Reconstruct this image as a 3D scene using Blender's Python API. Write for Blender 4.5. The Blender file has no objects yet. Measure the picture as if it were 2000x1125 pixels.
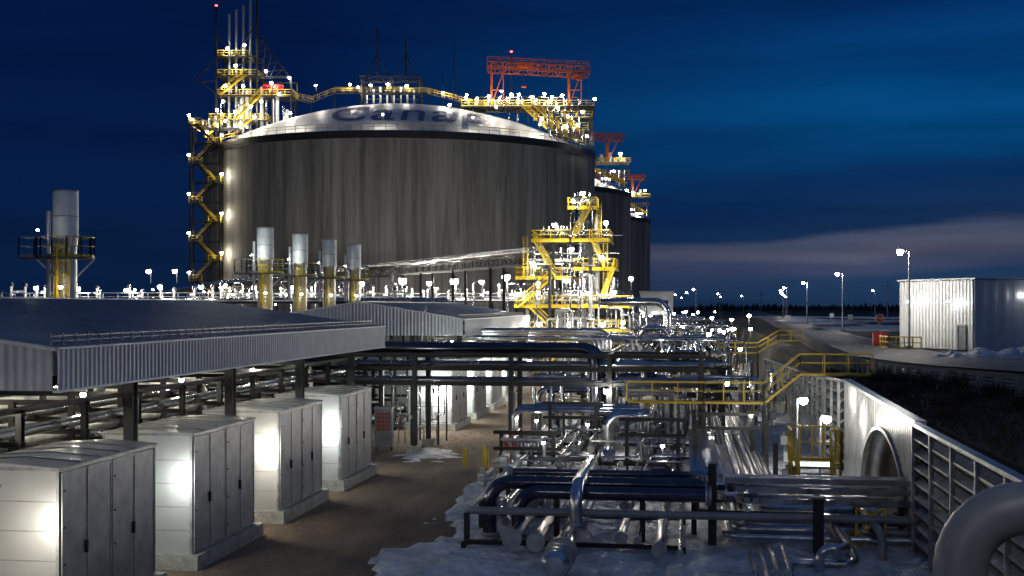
import bpy, bmesh, math, random
from mathutils import Vector, Matrix, noise
random.seed(7)
S=bpy.context.scene
COL=S.collection
S.view_settings.view_transform='Standard'
S.view_settings.look='None'
S.view_settings.exposure=0
V=Vector
G=2.6
# ---------------------------------------------------------------- materials
def M(name,col,met=0.0,rough=0.5,var=0.2,scale=2.0,bump=0.0,bscale=20.0,stretch=(1,1,1),col2=None,emit=0,rvar=0.1,detail=5,bdist=.1):
    m=bpy.data.materials.new(name); m.use_nodes=True
    nt=m.node_tree; N=nt.nodes; L=nt.links
    b=N['Principled BSDF']
    b.inputs['Metallic'].default_value=met
    b.inputs['Roughness'].default_value=rough
    if emit:
        b.inputs['Base Color'].default_value=(*col,1)
        b.inputs['Emission Color'].default_value=(*col,1)
        b.inputs['Emission Strength'].default_value=emit
        return m
    tc=N.new('ShaderNodeTexCoord'); mp=N.new('ShaderNodeMapping')
    mp.inputs['Scale'].default_value=stretch
    L.new(tc.outputs['Object'],mp.inputs['Vector'])
    n=N.new('ShaderNodeTexNoise'); n.inputs['Scale'].default_value=scale; n.inputs['Detail'].default_value=detail
    n.inputs['Roughness'].default_value=0.62
    L.new(mp.outputs[0],n.inputs['Vector'])
    r=N.new('ShaderNodeValToRGB')
    c2=col2 if col2 else tuple(c*(1-var*1.6) for c in col)
    c1=tuple(min(1,c*(1+var*0.6)) for c in col) if not col2 else col
    r.color_ramp.elements[0].position=0.32; r.color_ramp.elements[0].color=(*c2,1)
    r.color_ramp.elements[1].position=0.68; r.color_ramp.elements[1].color=(*c1,1)
    L.new(n.outputs['Fac'],r.inputs['Fac']); L.new(r.outputs['Color'],b.inputs['Base Color'])
    mr=N.new('ShaderNodeMapRange'); mr.inputs['To Min'].default_value=max(0.05,rough-rvar); mr.inputs['To Max'].default_value=min(1,rough+rvar)
    L.new(n.outputs['Fac'],mr.inputs['Value']); L.new(mr.outputs[0],b.inputs['Roughness'])
    if bump:
        n2=N.new('ShaderNodeTexNoise'); n2.inputs['Scale'].default_value=bscale; n2.inputs['Detail'].default_value=4
        L.new(tc.outputs['Object'],n2.inputs['Vector'])
        bp=N.new('ShaderNodeBump'); bp.inputs['Strength'].default_value=bump; bp.inputs['Distance'].default_value=bdist
        L.new(n2.outputs['Fac'],bp.inputs['Height']); L.new(bp.outputs[0],b.inputs['Normal'])
    return m
SILVER=M('aluminium_cladding',(.60,.61,.64),1.0,.22,.25,1.5,.05,6,rvar=.08)
SILVER2=M('dull_galvanised_steel',(.42,.43,.44),.65,.4,.25,3)
SHEET=M('sheet_metal_panels',(.66,.67,.67),.6,.36,.1,.5,.03,1.5,col2=(.54,.55,.55))
DOORM=M('door_sheet_metal',(.38,.39,.42),.6,.42,.2,1.5,.04,3)
WHITE=M('white_painted_steel',(.72,.74,.75),.1,.45,.1,2)
CORR=M('grey_corrugated_siding',(.50,.53,.56),.25,.45,.1,1)
ROOF=M('blue_grey_roof_sheet',(.34,.40,.47),.45,.3,.12,.4,.03,.8)
BLACK=M('black_painted_steel',(.020,.021,.024),.2,.5,.3,3)
DARKP=M('dark_jacketed_pipe',(.115,.12,.16),.95,.18,.2,2)
GREYP=M('grey_painted_pipe',(.22,.24,.27),.1,.45,.15,2)
YEL=M('yellow_safety_paint',(.66,.47,.03),.05,.45,.15,3)
RED=M('red_paint',(.45,.02,.015),.1,.45,.2,3)
DRED=M('dull_red_indicator',(.30,.03,.02),.1,.45,.2,3)
ORANGE=M('orange_crane_paint',(.55,.12,.04),.1,.5,.25,2)
CONC=M('pale_concrete',(.36,.35,.32),0,.85,.25,2.5,.3,18)
GRATE=M('steel_grating',(.13,.13,.13),.6,.5,.3,6)
SNOW=M('old_snow',(.76,.79,.83),0,.55,.2,.9,.9,3.2,col2=(.32,.32,.34),detail=10,bdist=.25)
GRAVEL=M('brown_gravel',(.22,.155,.10),0,.9,.3,.5,1.0,6,stretch=(1,.35,1),col2=(.075,.055,.040),detail=15,bdist=.14)
STONE=M('loose_brown_stones',(.22,.17,.12),0,.9,.3,3)
SOIL=M('dark_heath_soil',(.036,.034,.028),0,.95,.5,2.2,1.0,7,col2=(.010,.010,.009),detail=10)
ASPH=M('asphalt',(.10,.10,.105),0,.6,.2,.8,.3,40,col2=(.06,.061,.065))
PAINTW=M('road_paint_white',(.55,.55,.52),0,.7,.2,5)
DOME=M('painted_dome_steel',(.60,.61,.62),.2,.42,.3,.12,.05,1)
BLUEL=M('blue_lettering_paint',(.05,.08,.22),.1,.5,.2,.4)
WOOD=M('weathered_post',(.30,.28,.25),0,.85,.3,5)
TWIG=M('bare_twigs',(.06,.045,.03),0,.9,.3,5)
BLDG=M('white_metal_cladding_wall',(.58,.60,.63),.3,.35,.1,.5)
LENS=M('lamp_lens',(1,.96,.88),emit=90)
LENSF=M('small_lamp_lens',(1,.94,.80),emit=120)
LENSR=M('red_beacon_lens',(1,.03,.03),emit=25)
CULV=M('galvanised_culvert',(.40,.41,.43),.7,.33,.25,1.2)
SLAT=M('galvanised_slats',(.40,.42,.44),.65,.36,.35,2)
def tankmat():
    m=M('streaked_tank_concrete',(.25,.247,.232),0,.85,.2,.5,.25,3,stretch=(1,1,.022),col2=(.095,.094,.09),detail=10)
    nt=m.node_tree;N=nt.nodes;L=nt.links;b=N['Principled BSDF']
    src=b.inputs['Base Color'].links[0].from_socket
    tc=N.new('ShaderNodeTexCoord'); sp=N.new('ShaderNodeSeparateXYZ'); L.new(tc.outputs['Object'],sp.inputs[0])
    def mth(op,a,bv=None):
        k=N.new('ShaderNodeMath');k.operation=op
        L.new(a,k.inputs[0])
        if bv is not None:
            if isinstance(bv,(int,float)): k.inputs[1].default_value=bv
            else: L.new(bv,k.inputs[1])
        return k.outputs[0]
    lt=mth('LESS_THAN',mth('FRACT',mth('DIVIDE',sp.outputs['Z'],3.6)),.03)
    at=mth('ARCTAN2',sp.outputs['Y'],sp.outputs['X'])
    l2=mth('LESS_THAN',mth('FRACT',mth('MULTIPLY',at,11.14)),.02)
    mx=mth('MAXIMUM',lt,l2)
    ns=N.new('ShaderNodeTexNoise');ns.noise_dimensions='2D';cb=N.new('ShaderNodeCombineXYZ');L.new(mth('MULTIPLY',at,26.0),cb.inputs[0]);L.new(mth('MULTIPLY',sp.outputs['Z'],.035),cb.inputs[1]);L.new(cb.outputs[0],ns.inputs['Vector']);ns.inputs['Scale'].default_value=1;ns.inputs['Detail'].default_value=6;ns.inputs['Roughness'].default_value=.7
    mr=N.new('ShaderNodeMapRange');mr.inputs['From Min'].default_value=.42;mr.inputs['From Max'].default_value=.68;mr.inputs['To Max'].default_value=.75;L.new(ns.outputs['Fac'],mr.inputs['Value'])
    fac=mth('MAXIMUM',mth('MULTIPLY',mx,.28),mr.outputs[0])
    mix=N.new('ShaderNodeMix');mix.data_type='RGBA';mix.inputs['B'].default_value=(.052,.052,.05,1)
    L.new(fac,mix.inputs['Factor']);L.new(src,mix.inputs['A']);L.new(mix.outputs['Result'],b.inputs['Base Color'])
    return m
TANKM=tankmat()

# ---------------------------------------------------------------- mesh builder
class MB:
    def __init__(s): s.v=[];s.f=[];s.m=[];s.sm=[];s.mats=[]
    def mi(s,mat):
        if mat not in s.mats: s.mats.append(mat)
        return s.mats.index(mat)
    def add(s,vs,fs,mat,smooth=False):
        o=len(s.v); s.v+= [V(q) for q in vs]; k=s.mi(mat)
        for f in fs: s.f.append([i+o for i in f]); s.m.append(k); s.sm.append(smooth)
        return s
    def box(s,x0,x1,y0,y1,z0,z1,mat):
        return s.add([(x0,y0,z0),(x1,y0,z0),(x1,y1,z0),(x0,y1,z0),(x0,y0,z1),(x1,y0,z1),(x1,y1,z1),(x0,y1,z1)],
          [(0,3,2,1),(4,5,6,7),(0,1,5,4),(1,2,6,5),(2,3,7,6),(3,0,4,7)],mat)
    def bar(s,p,q,w,mat,h=None):
        p=V(p);q=V(q);h=h or w;d=(q-p)
        if d.length<1e-6:return s
        d.normalize(); up=V((0,0,1)) if abs(d.z)<.95 else V((0,1,0))
        a=d.cross(up).normalized()*w/2; b=a.cross(d).normalized()*h/2
        vs=[p-a-b,p+a-b,p+a+b,p-a+b,q-a-b,q+a-b,q+a+b,q-a+b]
        return s.add(vs,[(0,1,2,3),(7,6,5,4),(0,4,5,1),(1,5,6,2),(2,6,7,3),(3,7,4,0)],mat)
    def ibeam(s,p,q,w,mat):
        p=V(p);q=V(q);d=(q-p).normalized(); up=V((0,0,1)) if abs(d.z)<.95 else V((0,1,0))
        a=d.cross(up).normalized(); b=a.cross(d).normalized()
        t=w*.12
        s.bar(p+b*w/2,q+b*w/2,w,mat,t); s.bar(p-b*w/2,q-b*w/2,w,mat,t)
        s.bar(p,q,t,mat,w-t*1.02)
        return s
    def truss(s,p,q,up,w,mat,n=8):
        p=V(p);q=V(q);up=V(up)
        s.bar(p,q,w,mat);s.bar(p+up,q+up,w,mat)
        for i in range(n):
            a=p.lerp(q,i/n);c=p.lerp(q,(i+1)/n);s.bar(a,a+up,w*.6,mat)
            s.bar(a+(up if i%2 else V((0,0,0))),c+(V((0,0,0)) if i%2 else up),w*.6,mat)
        s.bar(q,q+up,w*.6,mat);return s
    def cyl(s,p,q,r,mat,seg=10,r2=None,caps=True):
        p=V(p);q=V(q);r2=r if r2 is None else r2;d=(q-p).normalized();up=V((0,0,1)) if abs(d.z)<.95 else V((0,1,0))
        a=d.cross(up).normalized();b=a.cross(d)
        vs=[];
        for c,rr in((p,r),(q,r2)):
            for i in range(seg):
                t=2*math.pi*i/seg; vs.append(c+a*math.cos(t)*rr+b*math.sin(t)*rr)
        s.add(vs,[(i,(i+1)%seg,seg+(i+1)%seg,seg+i) for i in range(seg)],mat,True)
        if caps: s.add(vs[:seg],[tuple(range(seg))],mat); s.add(vs[seg:],[tuple(range(seg))],mat)
        return s
    def tube(s,pts,r,mat,bend=None,seg=12,caps=True):
        pts=[V(p) for p in pts]; bend=bend or r*3
        path=[pts[0]]
        for i in range(1,len(pts)-1):
            a,b,c=pts[i-1],pts[i],pts[i+1]; u=(a-b);w=(c-b)
            if u.length<1e-5 or w.length<1e-5: continue
            lim=min(u.length,w.length)*.49; u.normalize();w.normalize()
            ang=u.angle(w)
            if ang>3.1 or ang<.05: path.append(b); continue
            t=min(bend/math.tan(ang/2),lim); R=t*math.tan(ang/2)
            cen=b+(u+w).normalized()*(R/math.sin(ang/2))
            s0=b+u*t; s1=b+w*t; n=7
            v0=s0-cen; v1=s1-cen; tot=v0.angle(v1); ax=v0.cross(v1).normalized()
            for k in range(n+1): path.append(cen+Matrix.Rotation(tot*k/n,3,ax)@v0)
        path.append(pts[-1])
        cl=[path[0]]
        for p in path[1:]:
            if (p-cl[-1]).length>1e-4: cl.append(p)
        path=cl
        d=(path[1]-path[0]).normalized(); up=V((0,0,1)) if abs(d.z)<.95 else V((0,1,0))
        a=d.cross(up).normalized(); vs=[]
        for i,p in enumerate(path):
            dn=(path[min(i+1,len(path)-1)]-path[max(i-1,0)]).normalized()
            a=(a-dn*a.dot(dn)).normalized(); b=dn.cross(a)
            for k in range(seg):
                t=2*math.pi*k/seg; vs.append(p+a*math.cos(t)*r+b*math.sin(t)*r)
        fs=[]
        for i in range(len(path)-1):
            for k in range(seg): fs.append((i*seg+k,i*seg+(k+1)%seg,(i+1)*seg+(k+1)%seg,(i+1)*seg+k))
        s.add(vs,fs,mat,True)
        if caps: s.add(vs[:seg],[tuple(range(seg))],mat); s.add(vs[-seg:],[tuple(range(seg))],mat)
        return s
    def sphere(s,c,r,mat,seg=10,rings=6,sz=1,half=False):
        c=V(c);vs=[];fs=[];
        for j in range(rings+1):
            ph=math.pi*j/rings*(.5 if half else 1)
            for i in range(seg):
                t=2*math.pi*i/seg; vs.append(c+V((math.sin(ph)*math.cos(t)*r,math.sin(ph)*math.sin(t)*r,math.cos(ph)*r*sz)))
        for j in range(rings):
            for i in range(seg): fs.append((j*seg+i,(j+1)*seg+i,(j+1)*seg+(i+1)%seg,j*seg+(i+1)%seg))
        return s.add(vs,fs,mat,True)
    def ring(s,c,R,r,mat,axis='z',seg=14):
        c=V(c);pts=[]
        for i in range(seg+1):
            t=2*math.pi*i/seg; x,y=math.cos(t)*R,math.sin(t)*R
            pts.append(c+(V((x,y,0)) if axis=='z' else V((x,0,y)) if axis=='y' else V((0,x,y))))
        for i in range(seg): s.cyl(pts[i],pts[i+1],r,mat,5,caps=False)
        return s
    def rail(s,p,q,mat=None,h=1.1,th=.055,step=1.6,mid=True,toe=True):
        mat=mat or YEL;p=V(p);q=V(q);L=(q-p).length;n=max(1,round(L/step));up=V((0,0,h))
        for i in range(n+1): a=p.lerp(q,i/n); s.bar(a,a+up,th,mat)
        s.bar(p+up,q+up,th*1.15,mat)
        if mid: s.bar(p+up*.55,q+up*.55,th*.8,mat)
        if toe: s.bar(p+V((0,0,.08)),q+V((0,0,.08)),.02,mat,.14)
        return s
    def deckrail(s,x0,x1,y0,y1,z,th=.055,step=1.6,mat=None):
        s.rail((x0,y0,z),(x1,y0,z),mat,th=th,step=step);s.rail((x1,y0,z),(x1,y1,z),mat,th=th,step=step)
        s.rail((x1,y1,z),(x0,y1,z),mat,th=th,step=step);s.rail((x0,y1,z),(x0,y0,z),mat,th=th,step=step);return s
    def make(s,name,parent=None,origin=None,label=None,cat=None,group=None,kind=None):
        if origin is None:
            if parent is not None: origin=parent.location
            else:
                xs=[v.x for v in s.v];ys=[v.y for v in s.v];zs=[v.z for v in s.v]
                origin=V(((min(xs)+max(xs))/2,(min(ys)+max(ys))/2,min(zs)))
        origin=V(origin)
        me=bpy.data.meshes.new(name); me.from_pydata([v-origin for v in s.v],[],s.f)
        for m in s.mats: me.materials.append(m)
        me.polygons.foreach_set('material_index',s.m); me.polygons.foreach_set('use_smooth',s.sm); me.update()
        o=bpy.data.objects.new(name,me); COL.objects.link(o)
        if parent is not None:
            o.parent=parent
            o.location=origin-parent.location
        else: o.location=origin
        tag(o,label,cat,group,kind); return o
def tag(o,label=None,cat=None,group=None,kind=None):
    if label:o['label']=label
    if cat:o['category']=cat
    if group:o['group']=group
    if kind:o['kind']=kind
def thing(name,loc,label,cat,group=None):
    o=bpy.data.objects.new(name,None);o.location=V(loc);o.empty_display_size=.3;COL.objects.link(o);tag(o,label,cat,group);return o
def copyt(o,loc,rotz=None,label=None,scale=None):
    n=o.copy();COL.objects.link(n);n.location=V(loc)
    if rotz is not None:n.rotation_euler=(0,0,rotz)
    if scale: n.scale=(scale,)*3
    if label:n['label']=label
    for c in list(o.children):
        if c.name.startswith('lettering'): continue
        k=c.copy();COL.objects.link(k);k.parent=n
    return n
def light(p,W,r=.2,col=(1,.93,.8)):
    d=bpy.data.lights.new('lamp_light','POINT');d.energy=W*G;d.shadow_soft_size=r;d.color=col
    o=bpy.data.objects.new('lamp_light',d);o.location=V(p);COL.objects.link(o);return o

# ---------------------------------------------------------------- camera
cam=bpy.data.cameras.new('camera');cam.lens=43.2;cam.sensor_width=36;cam.clip_end=20000;cam.clip_start=.2;cam.shift_y=.01725
co=bpy.data.objects.new('camera',cam);COL.objects.link(co);S.camera=co
co.location=(0,0,9);co.rotation_euler=(math.radians(90),0,math.radians(8.06))

# ---------------------------------------------------------------- world (dusk)
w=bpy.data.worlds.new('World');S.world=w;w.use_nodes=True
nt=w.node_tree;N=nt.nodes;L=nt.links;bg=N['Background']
tc=N.new('ShaderNodeTexCoord');sp=N.new('ShaderNodeSeparateXYZ');L.new(tc.outputs['Generated'],sp.inputs[0])
def mrange(src,a,b,c=0,d=1,sm=False):
    m=N.new('ShaderNodeMapRange');m.inputs['From Min'].default_value=a;m.inputs['From Max'].default_value=b;m.inputs['To Min'].default_value=c;m.inputs['To Max'].default_value=d;L.new(src,m.inputs['Value'])
    if sm:m.interpolation_type='SMOOTHSTEP'
    return m.outputs[0]
def wramp(src,st):
    r=N.new('ShaderNodeValToRGB');e=r.color_ramp.elements;r.color_ramp.interpolation='EASE'
    while len(e)<len(st):e.new(.5)
    for i,(p,c) in enumerate(st):e[i].position=p;e[i].color=(*c,1)
    L.new(src,r.inputs['Fac']);return r.outputs['Color']
nz=N.new('ShaderNodeTexNoise');mp=N.new('ShaderNodeMapping');mp.inputs['Scale'].default_value=(1.8,1.8,12);mp.inputs['Rotation'].default_value=(0,.09,0);L.new(tc.outputs['Generated'],mp.inputs['Vector']);L.new(mp.outputs[0],nz.inputs['Vector'])
nz.inputs['Scale'].default_value=1.6;nz.inputs['Detail'].default_value=8;nz.inputs['Roughness'].default_value=.5
wv=N.new('ShaderNodeMath');wv.operation='MULTIPLY_ADD';L.new(nz.outputs['Fac'],wv.inputs[0]);wv.inputs[1].default_value=.06;L.new(sp.outputs['Z'],wv.inputs[2])
wt=N.new('ShaderNodeMath');wt.operation='MULTIPLY_ADD';L.new(sp.outputs['X'],wt.inputs[0]);wt.inputs[1].default_value=-.045;L.new(wv.outputs[0],wt.inputs[2])
zz=mrange(wt.outputs[0],.025,.375)
right=wramp(zz,[(0,(.010,.030,.080)),(.045,(.014,.040,.10)),(.085,(.045,.062,.125)),(.115,(.092,.098,.15)),(.14,(.066,.082,.14)),(.17,(.008,.030,.090)),(.26,(.003,.026,.10)),(.33,(.001,.050,.165)),(.43,(.001,.066,.215)),(.54,(.001,.046,.17)),(.68,(.001,.028,.125)),(1,(.002,.016,.085))])
left=wramp(zz,[(0,(.004,.014,.042)),(.15,(.003,.014,.05)),(.35,(.002,.013,.062)),(.6,(.001,.010,.055)),(1,(.001,.008,.046))])
mx=N.new('ShaderNodeMix');mx.data_type='RGBA';L.new(mrange(sp.outputs['X'],-.30,.15,sm=False),mx.inputs['Factor']);L.new(left,mx.inputs['A']);L.new(right,mx.inputs['B'])
cl=N.new('ShaderNodeMix');cl.data_type='RGBA';cl.blend_type='MULTIPLY';L.new(mx.outputs['Result'],cl.inputs['A']);cl.inputs['B'].default_value=(.5,.52,.6,1)
nz2=N.new('ShaderNodeTexNoise');mp2=N.new('ShaderNodeMapping');mp2.inputs['Scale'].default_value=(1.5,1.5,16);mp2.inputs['Rotation'].default_value=(0,-.10,0);mp2.inputs['Location'].default_value=(4,1,3.3);L.new(tc.outputs['Generated'],mp2.inputs['Vector']);L.new(mp2.outputs[0],nz2.inputs['Vector']);nz2.inputs['Detail'].default_value=9;nz2.inputs['Scale'].default_value=1.6;nz2.inputs['Roughness'].default_value=.52
L.new(mrange(nz2.outputs['Fac'],.44,.70,0,.6,True),cl.inputs['Factor'])
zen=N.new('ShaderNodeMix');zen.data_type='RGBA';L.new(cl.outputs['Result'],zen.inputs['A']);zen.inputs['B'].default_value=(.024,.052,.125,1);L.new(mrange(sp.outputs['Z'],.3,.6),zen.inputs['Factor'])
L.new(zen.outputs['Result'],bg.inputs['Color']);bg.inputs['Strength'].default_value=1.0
sd=bpy.data.lights.new('twilight_sun','SUN');sd.energy=.05;sd.angle=math.radians(20);sd.color=(.6,.75,1)
so=bpy.data.objects.new('twilight_sun',sd);COL.objects.link(so);so.rotation_euler=(math.radians(50),0,math.radians(60))

# ---------------------------------------------------------------- ground
def gz(x,y):
    if x<=8.26:return 0
    if y<=126: return 4.9
    return 4.9*min(1,max(0,(x-8.3)/2.5))
xs=[-8000,-2000,-500,-150,-60,-40,-20,-10,0,8.25,8.45,10.8,14,20,40,80,200,1000,8000]
ys=[-80,0,30,45.4,58.2,64.4,90,126,128,160,220,400,1000,3000,9000]
g=MB();vs=[(x,y,gz(x,y)) for y in ys for x in xs];n=len(xs)
fg=[];fu=[]
for j in range(len(ys)-1):
    for i in range(n-1):
        if xs[i]==8.25 and ys[j]==45.4: continue
        (fu if (xs[i]>=8.25 or ys[j]>=400) else fg).append((j*n+i,j*n+i+1,(j+1)*n+i+1,(j+1)*n+i))
g.v+=[V(q) for q in vs]
for fs,mt in((fg,GRAVEL),(fu,SOIL)):
    k=g.mi(mt)
    for f in fs:g.f.append(list(f));g.m.append(k);g.sm.append(False)
g.make('ground',origin=(0,0,0),label='brown gravel ground of the plant yard',cat='ground',kind='structure')

def snow(name,x0,x1,y0,y1,st,fn,label):
    b=MB();nx=int((x1-x0)/st);ny=int((y1-y0)/st);vs=[];
    for j in range(ny+1):
        for i in range(nx+1):
            x=x0+i*st;y=y0+j*st; vs.append((x,y,fn(x,y)))
    fs=[]
    for j in range(ny):
        for i in range(nx):
            q=(j*(nx+1)+i,j*(nx+1)+i+1,(j+1)*(nx+1)+i+1,(j+1)*(nx+1)+i)
            if max(vs[k][2] for k in q)>(.0 if x0<8 else 4.9): fs.append(q)
    b.add(vs,fs,SNOW,True);b.make(name,origin=(x0,y0,0),label=label,cat='snow',kind='structure')
def s1(x,y):
    n1=noise.noise(V((x*.22,y*.16,0)));n2=noise.noise(V((x*.8,y*.8,5)));n3=noise.noise(V((x*2.0,y*2.0,9)));n4=noise.noise(V((x*4.4,y*4.4,2)))
    edge=min(1,(x+10.7+n1*1.8+n2*.7+n3*.5)/1.2)
    far=min(0,(95-y)*.012) if x<3 else 0
    return .17+.2*n1+.2*n2+.15*abs(n3)+.06*n4+min(0,edge-.8)*.9 + far + (.2 if x>3 else 0)
snow('snow',-12.5,8.1,24,128,.2,s1,'dirty trodden snow between the pipes')
def s4(x,y):
    n1=noise.noise(V((x*.9,y*.9,11)));d=math.hypot((x+15.3)/1.5,(y-72.5)/3)
    return .2*(1-d)+.2*n1
snow('snow',-17.5,-13,67,78,.2,s4,'leftover snow patch beside rack footing')
def s2(x,y):
    n1=noise.noise(V((x*.05,y*.02,3)));n2=noise.noise(V((x*.3,y*.2,5)))
    return 4.95+.5*n1+.15*n2
snow('snow',23,110,205,470,2.5,s2,'thin snow patches on the dark heath')
def s3(x,y):
    cx=(x-31)/14;cy=(y-100)/3.0
    return 4.7+1.3*max(0,1-cx*cx-cy*cy)+.5*noise.noise(V((x*.9,y*.9,1)))-.1+.2*noise.noise(V((x*2.4,y*2.4,4)))
snow('snow',17,46,96,104,.3,s3,'ploughed heap of dirty snow beside the road')

def strip(b,pts,wd,z,mat,off=0):
    P=[V(p) for p in pts];vs=[];
    for i,p in enumerate(P):
        d=(P[min(i+1,len(P)-1)]-P[max(i-1,0)]).normalized();nn=V((d.y,-d.x,0))
        a=p+nn*(off-wd/2);c=p+nn*(off+wd/2);vs+=[(a.x,a.y,z),(c.x,c.y,z)]
    b.add(vs,[(2*i,2*i+1,2*i+3,2*i+2) for i in range(len(P)-1)],mat)
def spl(pts,n=8):
    P=[V((*p,0)) for p in pts];out=[]
    for i in range(len(P)-1):
        p0=P[max(i-1,0)];p1=P[i];p2=P[i+1];p3=P[min(i+2,len(P)-1)]
        for k in range(n):
            t=k/n;out.append(.5*((2*p1)+(p2-p0)*t+(2*p0-5*p1+4*p2-p3)*t*t+(3*p1-p0-3*p2+p3)*t**3))
    out.append(P[-1]);return out
rc=spl([(75,66),(48,68),(30,74),(21,86),(17.5,104),(17.5,130),(18.5,170),(21,240),(26,350),(36,600),(60,1200)])
r=MB();strip(r,rc,8.6,5.0,ASPH)
r.box(22,60,84,112,4.90,4.985,ASPH)
r.make('road',origin=(0,0,0),label='grey asphalt access road with white edge lines',cat='road',kind='structure')
r=MB();strip(r,rc,.14,5.006,PAINTW,3.8);strip(r,rc,.14,5.006,PAINTW,-3.8)
for i in range(0,len(rc)-1,2): strip(r,[rc[i],rc[i].lerp(rc[i+1],.5)],.13,5.006,YEL)
r.make('road_marking',origin=(0,0,0),label='faded white and yellow painted road lines',cat='road marking',kind='structure')

# ---------------------------------------------------------------- lamps
def mk_flood(lens,rad,s=1):
    b=MB();b.sphere((0,0,0),rad,lens,10,6);b.cyl((0,0,s*rad*.45),(0,0,s*rad*1.3),rad*1.05,BLACK,10,rad*.4);b.bar((0,0,s*rad*1.2),(0,rad*2,s*rad*1.2),rad*.3,BLACK);b.bar((0,rad*2,rad*1.3),(0,rad*2,-rad*5),rad*.3,BLACK)
    return b
fl={}
def flood(p,W=0,rad=.16,red=False,col=(1,.93,.80),up=False):
    key=(rad,red,up)
    if key not in fl:
        o=mk_flood(LENSR if red else LENSF,rad,-1 if up else 1).make('floodlight' if not red else 'warning_beacon',origin=(0,0,0));fl[key]=o
        tag(o,'lit white floodlight on a bracket' if not red else 'small red aviation warning beacon on a mast','light','floodlights on plant structures' if not red else 'red warning beacons')
    else:
        o=fl[key].copy();COL.objects.link(o)
    o.location=V(p)
    if W:
        l=light((0,0,-rad*.3*(-1 if up else 1)),W,rad*1.15,col);l.parent=o
    return o

# ---------------------------------------------------------------- metal enclosures in a row
def enclosure(x1,y0,label):
    x0=x1-3.2;y1=y0+6;t=thing('equipment_enclosure',((x0+x1)/2,(y0+y1)/2,0),label,'metal enclosure','metal equipment enclosures in a row')
    b=MB();b.box(x0,x1,y0,y1,.5,4.55,SHEET)
    for k in range(1,5): b.box(x0-.012,x1-.02,y0-.012,y1+.012,.5+k*.8,.53+k*.8,SILVER2)
    for xx in (x0+.0,x1-.06): b.box(xx-.015,xx+.075,y0-.02,y0+.06,.5,4.55,SILVER2)
    b.make('body',t)
    b=MB();b.box(x0-.08,x1+.08,y0-.08,y1+.08,4.55,4.63,SILVER2);b.add([(x0-.08,y0-.08,4.635),(x1+.08,y0-.08,4.635),(x1+.08,y1+.08,4.635),(x0-.08,y1+.08,4.635),(x0+1.6,y0-.08,4.75),(x0+1.6,y1+.08,4.75)],[(0,1,4),(1,2,5,4),(2,3,5),(3,0,4,5)],SHEET)
    for k in range(1,5): b.bar((x0,y0+k*1.2,4.66),(x0+1.6,y0+k*1.2,4.765),.04,SILVER2);b.bar((x1,y0+k*1.2,4.66),(x0+1.6,y0+k*1.2,4.765),.04,SILVER2)
    b.make('roof',t)
    b=MB();b.box(x0-.3,x1+.3,y0-.25,y1+.3,0,.5,CONC);b.make('plinth',t)
    for k in range(2):
        a=y0+.06+k*2.96;b=MB();b.box(x1,x1+.05,a,a+2.9,.55,4.5,DOORM)
        for yy in(a,a+1.42,a+2.84): b.box(x1+.05,x1+.075,yy,yy+.06,.55,4.5,SILVER2)
        for zz in(.55,4.44): b.box(x1+.05,x1+.07,a,a+2.9,zz,zz+.06,SILVER2)
        for zz in(1.0,2.0,3.0,4.0): b.cyl((x1+.05,a+.12,zz),(x1+.09,a+.12,zz),.03,BLACK,6)
        b.make('door',t)
        b=MB();b.box(x1+.05,x1+.13,a+1.3,a+1.37,2.1,2.45,BLACK);b.make('handle',t)
    return t
base=enclosure(-16.7,31,'square sheet-metal enclosure with double doors on concrete plinth')
for y in (22,40,49,58,87,96,105,114,123): copyt(base,(base.location.x,y+3,0))
wl=None
for i,y in enumerate((28,37,46,55,64,93,102,111)):
    p=(-17.7,y+.3,2.9)
    if wl is None:
        t=thing('wall_lamp',p,'lit box wall lamp on the rear of an enclosure','light','wall lamps on enclosures')
        b=MB();b.box(-17.85,-17.55,28.02,28.26,3.03,3.15,BLACK);b.box(-17.83,-17.57,28.0,28.1,2.8,3.03,BLACK);b.make('housing',t)
        b=MB();b.box(-17.82,-17.58,28.11,28.25,2.86,3.02,LENS);b.make('lens',t);wl=t
    else: copyt(wl,p)
    light((-17.7,y+.6,2.75),[60,50,85,75,70,260,200,160][i],.14,(1,.92,.76) if i in(0,2) else (.93,1,.92))
light((-17.7,86.2,2.8),220,.2,(.95,1,.95));copyt(wl,(-17.7,85.6,2.9))
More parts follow.
